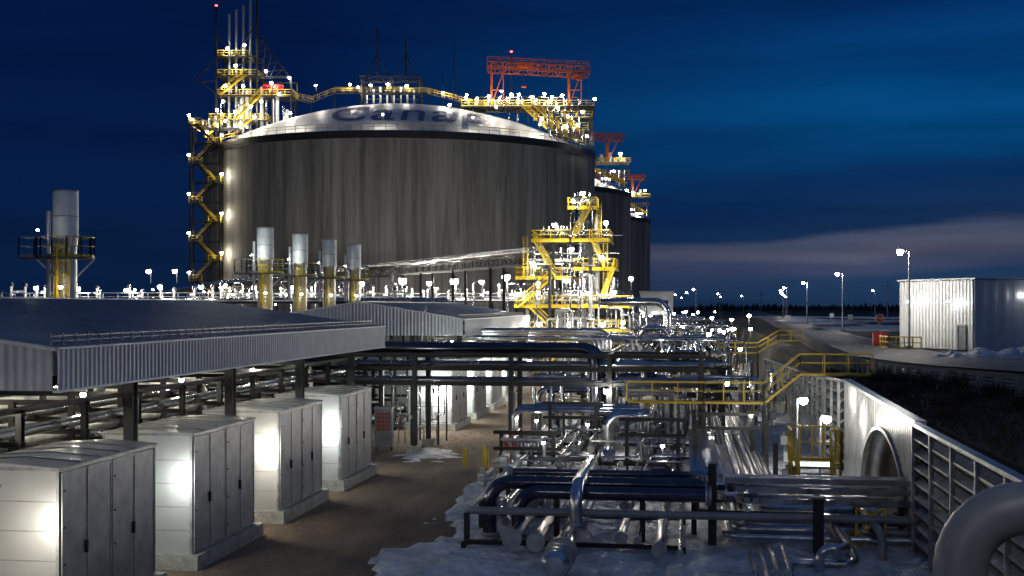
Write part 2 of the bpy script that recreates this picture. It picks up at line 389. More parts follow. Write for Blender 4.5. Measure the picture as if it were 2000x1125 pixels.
# ---------------------------------------------------------------- sheds
def shed(y0,y1,xr,xridge,xl,label,cols,zf=6.62,ze=7.78,zr=9.3):
    t=thing('open_sided_shed',(xridge,(y0+y1)/2,0),label,'shed','open-sided sheds')
    sl=(zr-ze)/(xr-xridge);zl=zr-sl*(xridge-xl)
    b=MB()
    b.add([(xr+.05,y0-.05,ze),(xridge,y0-.05,zr),(xridge,y1+.05,zr),(xr+.05,y1+.05,ze),(xr+.05,y0-.05,ze-.12),(xridge,y0-.05,zr-.12),(xridge,y1+.05,zr-.12),(xr+.05,y1+.05,ze-.12),
      (xl,y0-.05,zl),(xl,y1+.05,zl),(xl,y0-.05,zl-.12),(xl,y1+.05,zl-.12)],
      [(0,3,2,1),(4,5,6,7),(1,2,9,8),(5,10,11,6),(0,4,7,3),(8,9,11,10)],ROOF)
    n=int((y1-y0)/.6)
    for i in range(n+1):
        y=y0+(y1-y0)*i/n;b.bar((xr,y,ze+.02),(xridge,y,zr+.02),.04,ROOF,.04)
    b.bar((xridge,y0-.05,zr+.03),(xridge,y1+.05,zr+.03),.4,ROOF,.05)
    b.make('roof',t)
    b=MB();n=int((y1-y0)/.07);vs=[];
    for i in range(n+1):
        y=y0+(y1-y0)*i/n;xo=.0 if (i//2)%2 else .045
        vs+=[(xr+.08+xo,y,zf),(xr+.08+xo,y,ze-.01)]
    b.add(vs,[(2*i,2*i+2,2*i+3,2*i+1) for i in range(n)],CORR)
    b.box(xr+.0,xr+.16,y0,y1,ze-.01,ze+.05,WHITE);b.box(xr-.02,xr+.15,y0,y1,zf-.06,zf,WHITE)
    b.make('fascia',t)
    b=MB();n=int((xr-xl)/.07);vs=[]
    for i in range(n+1):
        x=xl+(xr-xl)*i/n;xo=0 if (i//2)%2 else -.045;zt=zr-sl*abs(x-xridge)
        vs+=[(x,y0-.06+xo,zf),(x,y0-.06+xo,zt-.02)]
    b.add(vs,[(2*i,2*i+2,2*i+3,2*i+1) for i in range(n)],CORR)
    for xa,xb in((xr+.1,xridge),(xridge,xl)): b.bar((xa,y0-.1,zr-sl*abs(xa-xridge)+.02),(xb,y0-.1,zr-sl*abs(xb-xridge)+.02),.16,WHITE,.1)
    b.make('gable_fascia',t)
    b=MB();b.box(xr-.4,xr-.1,y0,y1,zf+.1,zf+.4,BLACK)
    for y in cols:
        b.ibeam((xr-.7,y,0),(xr-.7,y,7.5),.34,BLACK);b.ibeam((xridge,y,0),(xridge,y,zr-.4),.3,BLACK)
        b.ibeam((xr-.3,y,ze-.35),(xridge,y,zr-.35),.3,BLACK);b.ibeam((xridge,y,zr-.35),(xl+.3,y,zl-.3),.3,BLACK);b.ibeam((xl+.6,y,0),(xl+.6,y,zl-.4),.3,BLACK)
    b.make('steel_frame',t)
    b=MB();
    for h in(.12,.26): b.bar((xr-.55,y0+.8,ze+h+.08),(xr-.55,y1-.6,ze+h+.08),.035,SILVER2)
    y=y0+.8
    while y<y1-.6: b.bar((xr-.55,y,ze+.05),(xr-.55,y,ze+.42),.05,SILVER2);b.bar((xr-.45,y,ze+.04),(xr-.55,y,ze+.4),.03,SILVER2);y+=.75
    b.make('snow_guard',t)
    return t
shed(32.2,70,-17.5,-28.6,-32,'large open shed with blue-grey metal roof and corrugated fascia',[38.5,47.5,56.5,65.5])
shed(96,137,-17.5,-26,-36,'smaller gabled open shed with corrugated fascia and metal roof',[98,107,116,125,134],ze=7.9,zr=9.3)

# ---------------------------------------------------------------- pipes
def pipe(pts,r,mat=None,label='silver insulated pipe on low steel supports',group=None,seam=0,bend=None,seg=12,fl=True):
    mat=mat or SILVER;b=MB();b.tube(pts,r,mat,bend,seg)
    P=[V(p) for p in pts]
    if seam:
        bd=bend or r*3
        for i in range(len(P)-1):
            L_=(P[i+1]-P[i]).length;d=(P[i+1]-P[i]).normalized();k=bd+.1
            while k<L_-bd: b.cyl(P[i]+d*(k-.03),P[i]+d*(k+.03),r*1.035+.004,mat,seg,caps=False);k+=seam
    if fl:
        for e,f in((P[0],P[1]),(P[-1],P[-2])):
            d=(f-e).normalized();b.cyl(e-d*.02,e+d*.08,r*1.5,SILVER2,12);b.cyl(e+d*.12,e+d*.2,r*1.5,SILVER2,12)
    return b.make('pipe',label=label,cat='pipe',group=group)
GY='pipes running along the yard'
for x,r,y0,y1,z in [(-7.5,.16,47.5,92,.7),(-6.9,.12,47,90,.65),(-6.1,.24,43,95,.75),(-5.2,.22,42.5,95,.75),(-2.3,.16,44,100,.7),(-1.7,.09,44,100,.65),(-.9,.18,42,100,.7),(-.2,.08,42,100,.6)]:
    pipe([(x,y0,z),(x,y1,z)],r,label='silver insulated pipe lying low over the snow',group=GY,seam=1.1 if r>.15 else 0)
b=MB();b.cyl((-4.1,38.7,.8),(-4.1,40.3,.8),.46,SILVER,24);b.cyl((-4.1,38.45,.8),(-4.1,38.7,.8),.3,SILVER,24,.46);b.cyl((-4.1,40.3,.8),(-4.1,40.7,.8),.46,SILVER,24,.36)
for y in(39.0,39.5,40.0): b.cyl((-4.1,y,.8),(-4.1,y+.06,.8),.49,SILVER2,24)
b.box(-4.4,-3.8,39.1,39.4,0,.4,BLACK);b.make('capped_pipe',label='large capped silver pipe resting over snow',cat='pipe')
pipe([(-4.1,40.5,.8),(-4.1,66,.8),(-4.1,66,3.1),(-2.2,66,3.1),(-2.2,74,3.1)],.36,label='large silver insulated pipe rising upright near the rack',group=GY,seam=1.1,bend=.7,seg=18)
pipe([(-3.9,44,1.0),(-3.9,44,2.5),(-3.9,52,2.5),(-3.9,52,.9)],.24,label='silver pipe looping over a cross header',seam=.9)
FC='cross pipes leading to the tunnel'
pipe([(-7.4,46.2,.2),(-7.4,46.2,2.3),(.9,46.2,2.3)],.27,DARKP,'dark jacketed pipe with elbow to the ground',FC,1.2,seg=16)
pipe([(-6.2,45.5,.2),(-6.2,45.5,2.05),(.9,45.5,2.05)],.26,DARKP,'dark jacketed pipe with elbow to the ground',FC,1.2,seg=16)
pipe([(-6.9,47.6,2.5),(.9,47.6,2.5)],.15,DARKP,'dark jacketed pipe crossing above the yard',FC)
pipe([(-6.5,48.6,1.6),(.9,48.6,1.6)],.1,SILVER,'thin silver pipe crossing below the header',FC)
pipe([(-8.1,76,1.4),(-8.1,45,1.4),(14,45,1.4)],.15,GREYP,'grey painted pipe on short black posts turning a corner',None,0,.5)
for i,(y,z,r,m) in enumerate([(44.6,.75,.12,SILVER),(45.6,.85,.16,SILVER),(46.6,.6,.12,SILVER),(47.8,.9,.2,SILVER),(48.9,.7,.14,SILVER2),(49.8,.95,.2,SILVER),(50.8,.7,.12,SILVER)]):
    pipe([(1.4+.35*i,78,z),(1.4+.35*i,y,z),(14,y,z)],r,m,'silver pipe bending from the yard into the tunnel','pipes bending into the tunnel',1.3,.8)
pipe([(4.3,41,-.1),(4.3,41,1.1),(5.2,41,1.1),(5.2,46,1.1),(14,46.9,1.1)],.17,SILVER,'silver pipe rising in an s-shaped bend',None,0,.4)
pipe([(3.4,40,-.1),(3.4,42,.4),(5.6,42,.4),(5.6,45.2,.9),(13,45.2,.9)],.15,SILVER,'silver pipe with a swan-neck bend',None,0,.4)
pipe([(6.6,43,-.1),(6.6,43,1.25),(6.6,50,1.25)],.15,GREYP,'grey painted pipe elbow standing in snow')
for i in range(4): pipe([(2.2+.35*i,39.2,-.1),(2.2+.35*i,39.2,.35+.1*i),(2.2+.35*i,44,.35+.1*i)],.07,SILVER,'thin silver tube rising from snow','thin silver tubes')
b=MB();b.tube([(5.75,27.1,-.2),(5.75,27.1,4.75),(13,27.1,4.75)],.56,GREYP,1.35,32);b.cyl((5.75,27.1,.5),(5.75,27.1,.62),.8,GREYP,24);b.make('pipe',label='thick grey painted pipe with smooth wide elbow',cat='pipe')
MY='small bore pipes criss-crossing the yard'
rq=random.Random(12)
for i in range(30):
    y=rq.uniform(50,70);x0=rq.choice([-7.5,-6.9,-6.1,-5.2,-2.3,-1.7,-.9]);x1=x0+rq.choice([-1,1])*rq.uniform(1,4);x1=max(-9,min(.6,x1));z=rq.uniform(1.1,2.4);r=rq.choice([.04,.06,.09])
    pipe([(x0,y,.7),(x0,y,z),(x1,y,z),(x1,y+rq.uniform(1,5),z),(x1,y+5.2,.5)],r,rq.choice([SILVER,SILVER,SILVER2,BLACK]),'thin pipe looping over the larger yard pipes',MY,0,.2,8)
for i in range(26):
    y=rq.uniform(78,98);x0=rq.uniform(-10,5);x1=x0+rq.choice([-1,1])*rq.uniform(.6,3.5);z=rq.uniform(1.6,4.4);r=rq.choice([.07,.1,.16])
    pipe([(x0,y,.3),(x0,y,z),(x1,y,z),(x1,y+4,z),(x1,y+4,.3)],r,rq.choice([SILVER,SILVER,SILVER2,DARKP]),'silver pipe loop standing in the crowded yard',MY,0,.35,10)
for (x,y,z) in((-6.5,60.5,2.7),(-.4,63,3.2),(-5,69,3.5),(3.6,69,3.0)):
    b=MB()
    for dx in(0,-2.6): b.ibeam((x+dx,y,0),(x+dx,y,z),.18,BLACK);b.box(x+dx-.2,x+dx+.2,y-.2,y+.2,0,.15,CONC)
    for zz_ in(z,z-.8): b.ibeam((x+.4,y,zz_),(x-3,y,zz_),.16,BLACK)
    b.make('pipe_support',label='black steel goal-post frame over yard pipes',cat='pipe support',group='steel goal-post pipe supports')

def tray(path,wd,label):
    b=MB();P=path
    for i in range(len(P)-1):
        p,q=V(P[i]),V(P[i+1]);d=(q-p).normalized();nn=V((d.y,-d.x,0))*wd/2
        for s_ in(-1,1): b.bar(p+nn*s_,q+nn*s_,.05,SILVER,.18)
        L_=(q-p).length;k=0
        while k<L_:
            c=p+d*k;b.bar(c-nn,c+nn,.05,SILVER2,.04);k+=.45
        for m_ in(-.6,-.2,.15,.5): b.bar(p+nn*m_+V((0,0,.05)),q+nn*m_+V((0,0,.05)),.06,random.choice([BLACK,BLACK,DRED,GREYP,SILVER2]),.05)
    return b.make('cable_tray',label=label,cat='cable tray',group='cable trays')
for k,(x,z) in enumerate([(.9,1.5),(1.9,1.2),(2.9,.95),(3.6,.95)]):
    tray([(x,120,z),(x,62,z),(x,52+k,z)],.75,'galvanised ladder cable tray carrying cables along the yard')
def curvetray(R,z,xc,label):
    b=MB();cx=xc+R;cy=46.2+R;pts=[V((xc,64,z)),V((xc,cy,z))]
    for i in range(1,9):
        t=math.pi/2*i/8;pts.append(V((cx-R*math.cos(t),cy-R*math.sin(t),z)))
    pts.append(V((13,46.2,z)))
    for i in range(len(pts)-1):
        b.bar(pts[i],pts[i+1],.9,SILVER,.05)
        d=(pts[i+1]-pts[i]).normalized();nn=V((d.y,-d.x,0))*.45
        for s_ in(-1,1): b.bar(pts[i]+nn*s_,pts[i+1]+nn*s_,.03,SILVER,.22)
    b.make('cable_tray',label=label,cat='cable tray',group='cable trays')
curvetray(1.6,2.25,1.0,'covered silver cable tray curving toward the tunnel')
curvetray(1.2,1.85,1.5,'covered silver cable tray curving toward the tunnel')
curvetray(.8,2.6,.6,'covered silver cable tray curving toward the tunnel')
def goal(pts,label,name='pipe_support',group='steel goal-post pipe supports'):
    b=MB()
    for (x0,x1,y,zs,w) in pts:
        zt=max(zs)
        for x in(x0,x1): b.ibeam((x,y,0),(x,y,zt),w,BLACK);b.box(x-.2,x+.2,y-.2,y+.2,0,.18,CONC)
        for z in zs:b.ibeam((x0,y,z),(x1,y,z),w*.8,BLACK)
    return b.make(name,label=label,cat='pipe support',group=group)
def column(x,y,z,w,label):
    b=MB();b.ibeam((x,y,0),(x,y,z),w,BLACK);b.box(x-w,x+w,y-w,y+w,0,.15,CONC);b.box(x-w*.7,x+w*.7,y-w*.7,y+w*.7,z,z+.04,BLACK);b.make('pipe_support',label=label,cat='pipe support',group='steel goal-post pipe supports')
for y in (44,50,56,62,68,76,84,92): goal([(-8.0,-.1,y,[.42],.18)],'low black steel sleeper frame under pipes')
for y in (54,60,66,74,82,92,104): goal([(.5,4.0,y,[.8],.16)],'low black steel frame under cable trays')
for y in(45.2,48.5,52,56,60,64,68,72): 
    b=MB();b.bar((-8.1,y,0),(-8.1,y,1.27),.2,BLACK);b.box(-8.25,-7.95,y-.15,y+.15,0,.1,CONC);b.make('pipe_post',label='short black steel post under a grey pipe',cat='post',group='short pipe posts')
for x in(-4.8,-1.6): column(x,45.85,1.75,.2,'black steel post under cross pipes')
column(.95,45.6,3.2,.3,'thick black steel column beside cable trays');column(4.6,44.2,2.2,.34,'thick black steel column under cross pipes')
goal([(.3,4.9,47.6,[1.1,1.6,2.1],.2)],'black steel frame carrying cable trays');goal([(6.2,7.8,46.5,[1.1,1.7],.2)],'black steel frame at the tunnel mouth')
for (x,y,z) in((.4,56,3.2),(.4,64,3.6),(4.1,58,2.6),(4.2,66,2.8)): column(x,y,z,.22,'black steel column beside cable trays')
b=MB()
for k in range(4):
    b.bar((6.0,45,0+k*.45),(7.0,45,.45+k*.45),.06,YEL);b.bar((7.0,45.07,k*.45),(6.0,45.07,.45+k*.45),.06,YEL)
for x in(6,7):b.bar((x,45,0),(x,45,1.8),.08,YEL)
b.make('pipe_support',label='small yellow lattice support under pipes',cat='pipe support')

def rack(name_label,x0,x1,y0,y1,xs_,ys_,levels,w=.28):
    b=MB()
    for x in xs_:
        for y in ys_: b.ibeam((x,y,0),(x,y,max(levels)+.1),w,BLACK);b.box(x-.35,x+.35,y-.35,y+.35,0,.5,CONC)
    for z in levels:
        for y in ys_: b.ibeam((x0,y,z),(x1,y,z),w*.8,BLACK)
        for x in xs_: b.ibeam((x,y0,z),(x,y1,z),w*.8,BLACK)
    return b.make('pipe_rack',label=name_label,cat='pipe rack')
rack('black steel pipe rack spanning the gravel road',-21,1.2,73,77,[-16.3,-10.4,-4.5,.9],[73,77],[4.3,5.2,6.0])
CR='pipes on the overhead cross rack'
for i,(y,z,r,m) in enumerate([(73.6,6.45,.34,DARKP),(74.7,6.45,.34,DARKP),(75.8,6.4,.3,DARKP)]):
    pipe([(-26,y,z),(-5.4+.1*i,y,z),(-5.4+.1*i,y,1.0+.3*i),(-5.4+.1*i,y+8,1.0+.3*i)],r,m,'thick dark jacketed pipe bending down from rack',CR,1.2,1.0,16)
for i in range(8):
    z=5.45 if i%2 else 4.5;pipe([(-25,73.3+i*.45,z),(1.4+.2*i,73.3+i*.45,z)],.07+.03*(i%3),SILVER,'thin silver pipe on the overhead rack',CR)
for i,(y,z,r) in enumerate([(70,3.0,.16),(70.8,3.1,.2),(79,2.6,.14),(82,3.4,.2),(88,3.9,.18)]):
    pipe([(-9.8,y,.1),(-9.8,y,z),(-2.6+i*.4,y,z),(-2.6+i*.4,y,.9),(-2.6+i*.4,y+10,.9)],r,SILVER,'silver pipe crossing then dropping to the yard','mid-yard cross pipes',1.2)
for i in range(6):
    x=-9.6+i*1.7;pipe([(x,78+i,.2),(x,78+i,4.6+.25*i),(x+1.6,78+i,4.6+.25*i),(x+1.6,100,4.6+.25*i)],.12+.04*(i%3),SILVER,'vertical silver riser with elbows','silver risers in the yard',1.1)
for i in range(4):
    pipe([(-22,104+i*.8,6.9-.25*i),(-6.4-.4*i,104+i*.8,6.9-.25*i),(-6.4-.4*i,104+i*.8,1)],.2,SILVER,'silver pipe bending down in a nested group','nested silver bends',1.2,1.1)
pipe([(-9,128,9.4),(-1.9,128,9.4),(-1.9,128,1)],.42,SILVER,'large silver inverted-u pipe',None,1.3,1.3,16)
pipe([(-4.5,121,1),(-4.5,121,6.8),(-1.6,121,6.8),(-1.6,121,1)],.3,SILVER,'silver inverted-u pipe beside the tower',None,1.3,1.0,16)
pipe([(-10,112,5.9),(1.2,112,5.9),(1.2,112,1)],.3,SILVER,'silver pipe bending down',None,1.3,1.0,16)
def stand(x,y,h):
    t=thing('instrument_stand',(x,y,0),'grey instrument box on a thin steel stand','instrument stand','instrument stands');b=MB();b.bar((x,y,0),(x,y,h),.07,SILVER2);b.box(x-.2,x+.2,y-.2,y+.2,0,.08,CONC);b.make('stand',t)
    b=MB();b.box(x-.22,x+.22,y-.22,y-.04,h-.5,h+.1,GREYP);b.box(x-.18,x+.18,y-.235,y-.22,h-.45,h+.05,WHITE);b.cyl((x,y-.13,h+.1),(x,y-.13,h+.3),.1,SILVER2,10);b.make('box',t);return t
sd0=stand(-8.9,60,1.5)
for (x,y) in((-8.9,54),(-.0,58),(.2,68),(4.6,57),(5.2,64),(5.6,72),(-3,57),(-8.6,80),(4.9,80),(6,88),(-9.3,86),(3.1,51)): copyt(sd0,(x,y,0),random.uniform(-.6,.6))
for k in range(24):
    b=MB();y=84+k*9 if k<8 else 156+(k-8)*18
    for x in(-7,-2.5,2.5): b.ibeam((x,y,0),(x,y,5.0),.25,BLACK)
    for z in(3.0,4.8): b.ibeam((-7.4,y,z),(2.9,y,z),.24,BLACK)
    b.make('pipe_support',label='tall black steel frame of the receding rack',cat='pipe support',group='tall rack frames')
for i in range(12):
    x=-7+i*.85;z=5.0+(.1 if i%2 else .2);y0=88+random.random()*14
    pts=[(x,y0,.6),(x,y0,z),(x,430,z)] if i%3==0 else [(x,y0,z),(x,430,z)]
    pipe(pts,random.choice([.1,.16,.22]),SILVER,'long silver pipe on the receding rack','pipes on the receding rack',0)
for i in range(8):
    x=-6.6+i*1.2;pipe([(x,90+i*2,3.3),(x,330,3.3)],random.choice([.1,.16,.2]),SILVER2,'long galvanised pipe on the lower rack level','pipes on the receding rack')
for i in range(26):
    y=98+i*8+random.random()*5;z=5.5+random.random()*1.4;x0=-12-random.random()*10;x1=-2+random.random()*9
    pipe([(x0,y,.5),(x0,y,z),(x1,y,z),(x1,y,.5)],random.choice([.08,.14,.22]),SILVER,'silver expansion loop over the rack','silver expansion loops',0,.7)
for i in range(16):
    y=88+i*7;x=3.4+random.random()*3.6;h=random.uniform(1.5,4.5)
    b=MB();b.box(x-.9,x+.9,y,y+2.2,0,.3,CONC);b.cyl((x-.4,y+1,.3),(x-.4,y+1,h),.3,SILVER,12);b.sphere((x-.4,y+1,h),.3,SILVER,12,4,half=True);b.box(x+.2,x+.8,y+.4,y+1.6,.3,1.6,SHEET);b.tube([(x-.4,y+.4,.8),(x-.4,y-.3,.8),(x+.5,y-.3,.8),(x+.5,y-.3,2.2)],.09,SILVER,.2,8)
    for c in(-.85,.85): b.bar((x+c,y+.1,.3),(x+c,y+.1,1.5),.06,YEL)
    b.bar((x-.85,y+.1,1.5),(x+.85,y+.1,1.5),.06,YEL);b.make('pump_skid',label='small silver pump skid with yellow guard',cat='machinery',group='pump skids')

def valve(loc,s=1,label='hand-wheel valve with flanged silver body',mat=SILVER2):
    t=thing('valve',loc,label,'valve','hand-wheel valves');x,y,z=loc
    b=MB();b.sphere((x,y,z),.22*s,mat,10,6);b.cyl((x-.4*s,y,z),(x+.4*s,y,z),.13*s,mat,10)
    for k in(-1,1): b.cyl((x+k*.36*s,y,z),(x+k*.44*s,y,z),.24*s,mat,12)
    b.cyl((x,y,z),(x,y,z+.62*s),.07*s,mat,8);b.cyl((x,y,z+.25*s),(x,y,z+.32*s),.18*s,mat,10);b.make('body',t)
    b=MB();b.ring((x,y,z+.65*s),.26*s,.03*s,SILVER2)
    for k in range(4):
        a=k*math.pi/2;b.bar((x,y,z+.65*s),(x+.26*s*math.cos(a),y+.26*s*math.sin(a),z+.65*s),.03*s,SILVER2)
    b.make('handwheel',t);return t
v0=valve((-6.1,52,1.05),.9)
for k in range(100):
    if k<32: p=(random.choice([-7.5,-6.1,-5.2,-4.1,-2.3,-.9]),random.uniform(48,92),1.1);s_=.95
    elif k<70: p=(random.uniform(-7,2.5),random.uniform(90,200),5.4);s_=1.3
    else: p=(random.uniform(-30,-22),random.uniform(36,130),random.choice([2.6,3.6,4.6]));s_=1.0
    copyt(v0,p,random.uniform(0,3),scale=s_)

UP='pipes under the shed roof'
for i in range(16):
    x=-21.5-(i%8)*1.15;z=1.2+(i//8)*2.2+(i%3)*.75
    pipe([(x,24 if i%2 else 30,z),(x,92,z)],random.choice([.1,.14,.2,.26]),random.choice([SILVER,WHITE,WHITE,SILVER2]),'horizontal pipe under the shed roof',UP,1.3)
for k in range(22):
    y=31+k*3.4;x=-21.0-random.random()*3;z=3+random.random()*2.6
    pipe([(x,y,.1),(x,y,z),(x-3,y,z),(x-3,y,.4)],random.choice([.07,.1,.14]),random.choice([SILVER,WHITE,BLACK,SILVER2]),'vertical pipe loop beside an enclosure','vertical pipe loops')
b=MB()
for k in range(15):
    y=32+k*4.2
    for x in(-20.8,-23.5,-27): b.ibeam((x,y,0),(x,y,5.6),.2,BLACK)
    for z in(1,2.2,3.4,4.6,5.6): b.ibeam((-20.6,y,z),(-30.5,y,z),.16,BLACK)
for x in(-20.8,-27): b.ibeam((x,32,5.7),(x,90.8,5.7),.16,BLACK)
b.make('pipe_rack',label='multi-level black steel rack under the shed',cat='pipe rack')
for k in range(5):
    b=MB();y=36+k*9;b.box(-29,-24,y,y+5,1.2,1.28,GRATE);b.deckrail(-29,-24,y,y+5,1.28)
    for x in(-28.9,-24.1): b.bar((x,y+.1,0),(x,y+.1,1.2),.1,YEL);b.bar((x,y+4.9,0),(x,y+4.9,1.2),.1,YEL)
    b.make('access_platform',label='low grated platform with yellow railings under shed',cat='platform',group='low access platforms')
for k in range(4):
    b=MB();b.box(-24.5,-20.5,99+k*9,103+k*9,0,3.5,SHEET)
    b.cyl((-22.5,101+k*9,3.5),(-22.5,101+k*9,5.2),.8,SILVER,16);b.cyl((-22.5,101+k*9,5.2),(-22.5,101+k*9,5.4),1,SILVER2,16)
    b.make('blower_unit',label='sheet-metal blower housing with round duct',cat='machinery',group='blower units')
for p,W in [((-22.2,34.5,5.7),240),((-22.2,43,5.7),240),((-22.2,52,5.7),240),((-22.2,61,5.7),260),((-25.5,68,5.7),300),((-26,48,5.7),240),((-26,38,5.7),240),((-26,58,5.7),240),((-21.5,100,5.7),500),((-21.5,112,5.7),500),((-22,126,5.7),500)]:
    flood(p,W,.1,col=(1,.88,.66))

t=thing('control_panel',(-18.6,74.5,0),'grey control panel with rows of red indicators','control panel')
b=MB();b.box(-19.15,-18.05,74.3,74.8,.25,2.6,GREYP);b.box(-19.2,-18.0,74.25,74.85,2.6,2.68,SILVER2)
for x in(-19.1,-18.1):b.bar((x,74.55,0),(x,74.55,.25),.1,BLACK)
b.make('cabinet',t)
b=MB()
for i in range(5):
    for j in range(5): b.box(-18.98+i*.17,-18.86+i*.17,74.27,74.3,1.25+j*.24,1.42+j*.24,RED)
b.make('indicator_rows',t)
for (x,y) in[(-12.2,67.4),(-11.3,68.6),(-10.9,67.2),(-10.35,69.2)]:
    b=MB();b.cyl((x,y,0),(x,y,1.0),.09,YEL,10);b.sphere((x,y,1.0),.09,YEL,10,3,half=True);b.make('bollard',label='yellow steel pipe bollard beside the gravel road',cat='bollard',group='yellow bollards')
t=thing('hose_reel',(-9.7,68,0),'red fire hose reel on a post','hose reel')
b=MB();b.cyl((-9.7,68,0),(-9.7,68,1.1),.05,RED,8);b.box(-9.9,-9.5,67.9,68.1,1.0,1.06,RED);b.make('stand',t)
b=MB();b.ring((-9.7,67.9,1.35),.34,.06,RED,'y',18);b.ring((-9.7,68.1,1.35),.34,.06,RED,'y',18);b.cyl((-9.7,67.85,1.35),(-9.7,68.15,1.35),.24,RED,14);b.make('drum',t)
t=thing('metering_skid',(-17.8,79,0),'steel framed metering skid with small pipes and gauges','machinery')
b=MB()
for x in(-19.5,-17.6,-15.8):
    for y in(77.8,80.5): b.bar((x,y,0),(x,y,3.9),.1,BLACK)
    b.bar((x,77.8,3.8),(x,80.5,3.8),.08,SILVER2)
for z in(1.2,2.5,3.8):
    for y in(77.8,80.5): b.bar((-19.5,y,z),(-15.8,y,z),.08,SILVER2)
b.make('steel_frame',t)
b=MB()
for k in range(9):
    x=-19.3+k*.42;b.tube([(x,77.9,.1),(x,77.9,1+.3*(k%5)),(x+.3,79,1+.3*(k%5)),(x+.3,79,3.7)],.045,SILVER if k%3 else GREYP,.15,8)
    b.cyl((x,77.7,1.6+.2*(k%3)),(x,77.8,1.6+.2*(k%3)),.12,WHITE,12)
b.make('pipework',t)
flood((-16.2,79,3.2),220,.12);flood((-15.5,84,4),300,.12,col=(1,.85,.6))

# ---------------------------------------------------------------- stacks
def stack(x,y,label):
    t=thing('exhaust_stack',(x,y,0),label,'exhaust stack','exhaust stacks in a row')
    b=MB();b.cyl((x,y,0),(x,y,12.3),.6,SHEET,28);b.cyl((x,y,12.3),(x,y,12.7),.6,SHEET,28,.68);b.cyl((x,y,12.7),(x,y,15.3),.68,WHITE,28,caps=False);b.cyl((x,y,12.7),(x,y,15.28),.62,BLACK,28)
    b.ring((x,y,15.3),.67,.05,SILVER2,'z',28);b.ring((x,y,13.9),.68,.03,SILVER2,'z',28);b.make('shell',t)
    b=MB();b.cyl((x-.85,y-.3,9.4),(x-.85,y-.3,14.2),.13,SHEET,10);b.make('vent_tube',t)
    b=MB();b.cyl((x,y,11.55),(x,y,11.65),1.55,GRATE,16)
    for k in range(4):
        a=k*math.pi/2+.4;b.bar((x+.6*math.cos(a),y+.6*math.sin(a),10.6),(x+1.5*math.cos(a),y+1.5*math.sin(a),11.55),.08,SILVER2)
    b.box(x-2.3,x-1.2,y-.8,y+.8,11.545,11.655,GRATE);b.make('platform',t)
    b=MB();n=12
    for k in range(n):
        a=2*math.pi*k/n;c=2*math.pi*(k+1)/n
        p=V((x+1.5*math.cos(a),y+1.5*math.sin(a),11.65));q=V((x+1.5*math.cos(c),y+1.5*math.sin(c),11.65));b.rail(p,q,SILVER2 if k in(4,5,6,7,8) else YEL,step=3)
    b.deckrail(x-2.3,x-1.3,y-.8,y+.8,11.65,mat=SILVER2);b.make('railing',t)
    b=MB();
    for s_ in(-.28,.28): b.bar((x+.3+s_,y-.85,8),(x+.3+s_,y-.85,12.6),.06,YEL)
    for k in range(15): b.bar((x+.02,y-.85,8.1+k*.3),(x+.58,y-.85,8.1+k*.3),.035,YEL)
    for k in range(6):
        z=8.4+k*.75
        for a in range(6):
            t0=math.pi*a/6;t1=math.pi*(a+1)/6
            b.bar((x+.3-.4*math.cos(t0),y-.85-.65*math.sin(t0),z),(x+.3-.4*math.cos(t1),y-.85-.65*math.sin(t1),z),.06,YEL)
    for a in(0.1,1.5,3,4.5,5.9):
        t0=math.pi*a/6;b.bar((x+.3-.4*math.cos(t0),y-.85-.65*math.sin(t0),8.2),(x+.3-.4*math.cos(t0),y-.85-.65*math.sin(t0),12.2),.05,YEL)
    b.make('caged_ladder',t);return t
st=stack(-33.8,63.5,'round metal exhaust stack with ringed platform and yellow caged ladder')
for y in(95.9,105,114,123): copyt(st,(-33.8,y,0))
for y,W in((95.9,200),(105,190),(114,16),(123,14),(63.5,6)): flood((-34.1,y-2.4,13.0),W,.07,col=(.92,1,.95),up=True)
for y in (61.3,93.4,102.6,111.6,120.6): flood((-32.9,y,10.0),32,.1)

# ---------------------------------------------------------------- retaining walls & tunnel portal
def slatwall(y0,y1,x,zt0,zt1,label):
    t=thing('retaining_wall',(x,(y0+y1)/2,0),label,'retaining wall','slatted metal retaining walls')
    b=MB();n=9
    for k in range(n):
        f=k/(n)
        z0=.3+f*(zt0-.3);z1=.3+f*(zt1-.3);vs=[]
        for y,z in((y0,z0),(y1,z1)):
            vs+=[(x-.16,y,z),(x+.1,y,z+.22),(x+.14,y,z+.19),(x-.12,y,z-.03),(x-.16,y,z+.06)]
        b.add(vs,[(0,5,9,4),(4,9,6,1),(1,6,7,2),(2,7,8,3),(3,8,5,0),(0,4,1,2,3),(5,8,7,6,9)],SLAT)
    b.add([(x+.2,y0,0),(x+.2,y1,0),(x+.2,y1,zt1),(x+.2,y0,zt0)],[(0,1,2,3)],BLACK)
    b.make('slats',t)
    b=MB();y=y0
    while y<=y1+.01:
        zt=zt0+(zt1-zt0)*(y-y0)/(y1-y0);b.box(x-.24,x-.1,y-.08,y+.08,0,zt+.1,SLAT);y+=(y1-y0)/max(1,round((y1-y0)/3))
    b.bar((x-.1,y0,zt0+.05),(x-.1,y1,zt1+.05),.3,SLAT,.12);b.make('post_row',t)
slatwall(28.5,44.3,8.0,4.8,4.84,'louvred galvanised retaining wall beside the pipes')
slatwall(64.6,71,7.9,5.1,4.9,'louvred galvanised retaining wall beside the tunnel portal')
slatwall(73,126,8.0,4.7,3.6,'long slatted retaining wall below the road')
t=thing('tunnel_portal',(8.14,51.8,0),'corrugated steel arch tunnel portal with headwall','tunnel')
yc=51.9;ra=6.2;rh=3.95
b=MB();ya,yb=44.5,64.4;n=int((yb-ya)/.12);vs=[]
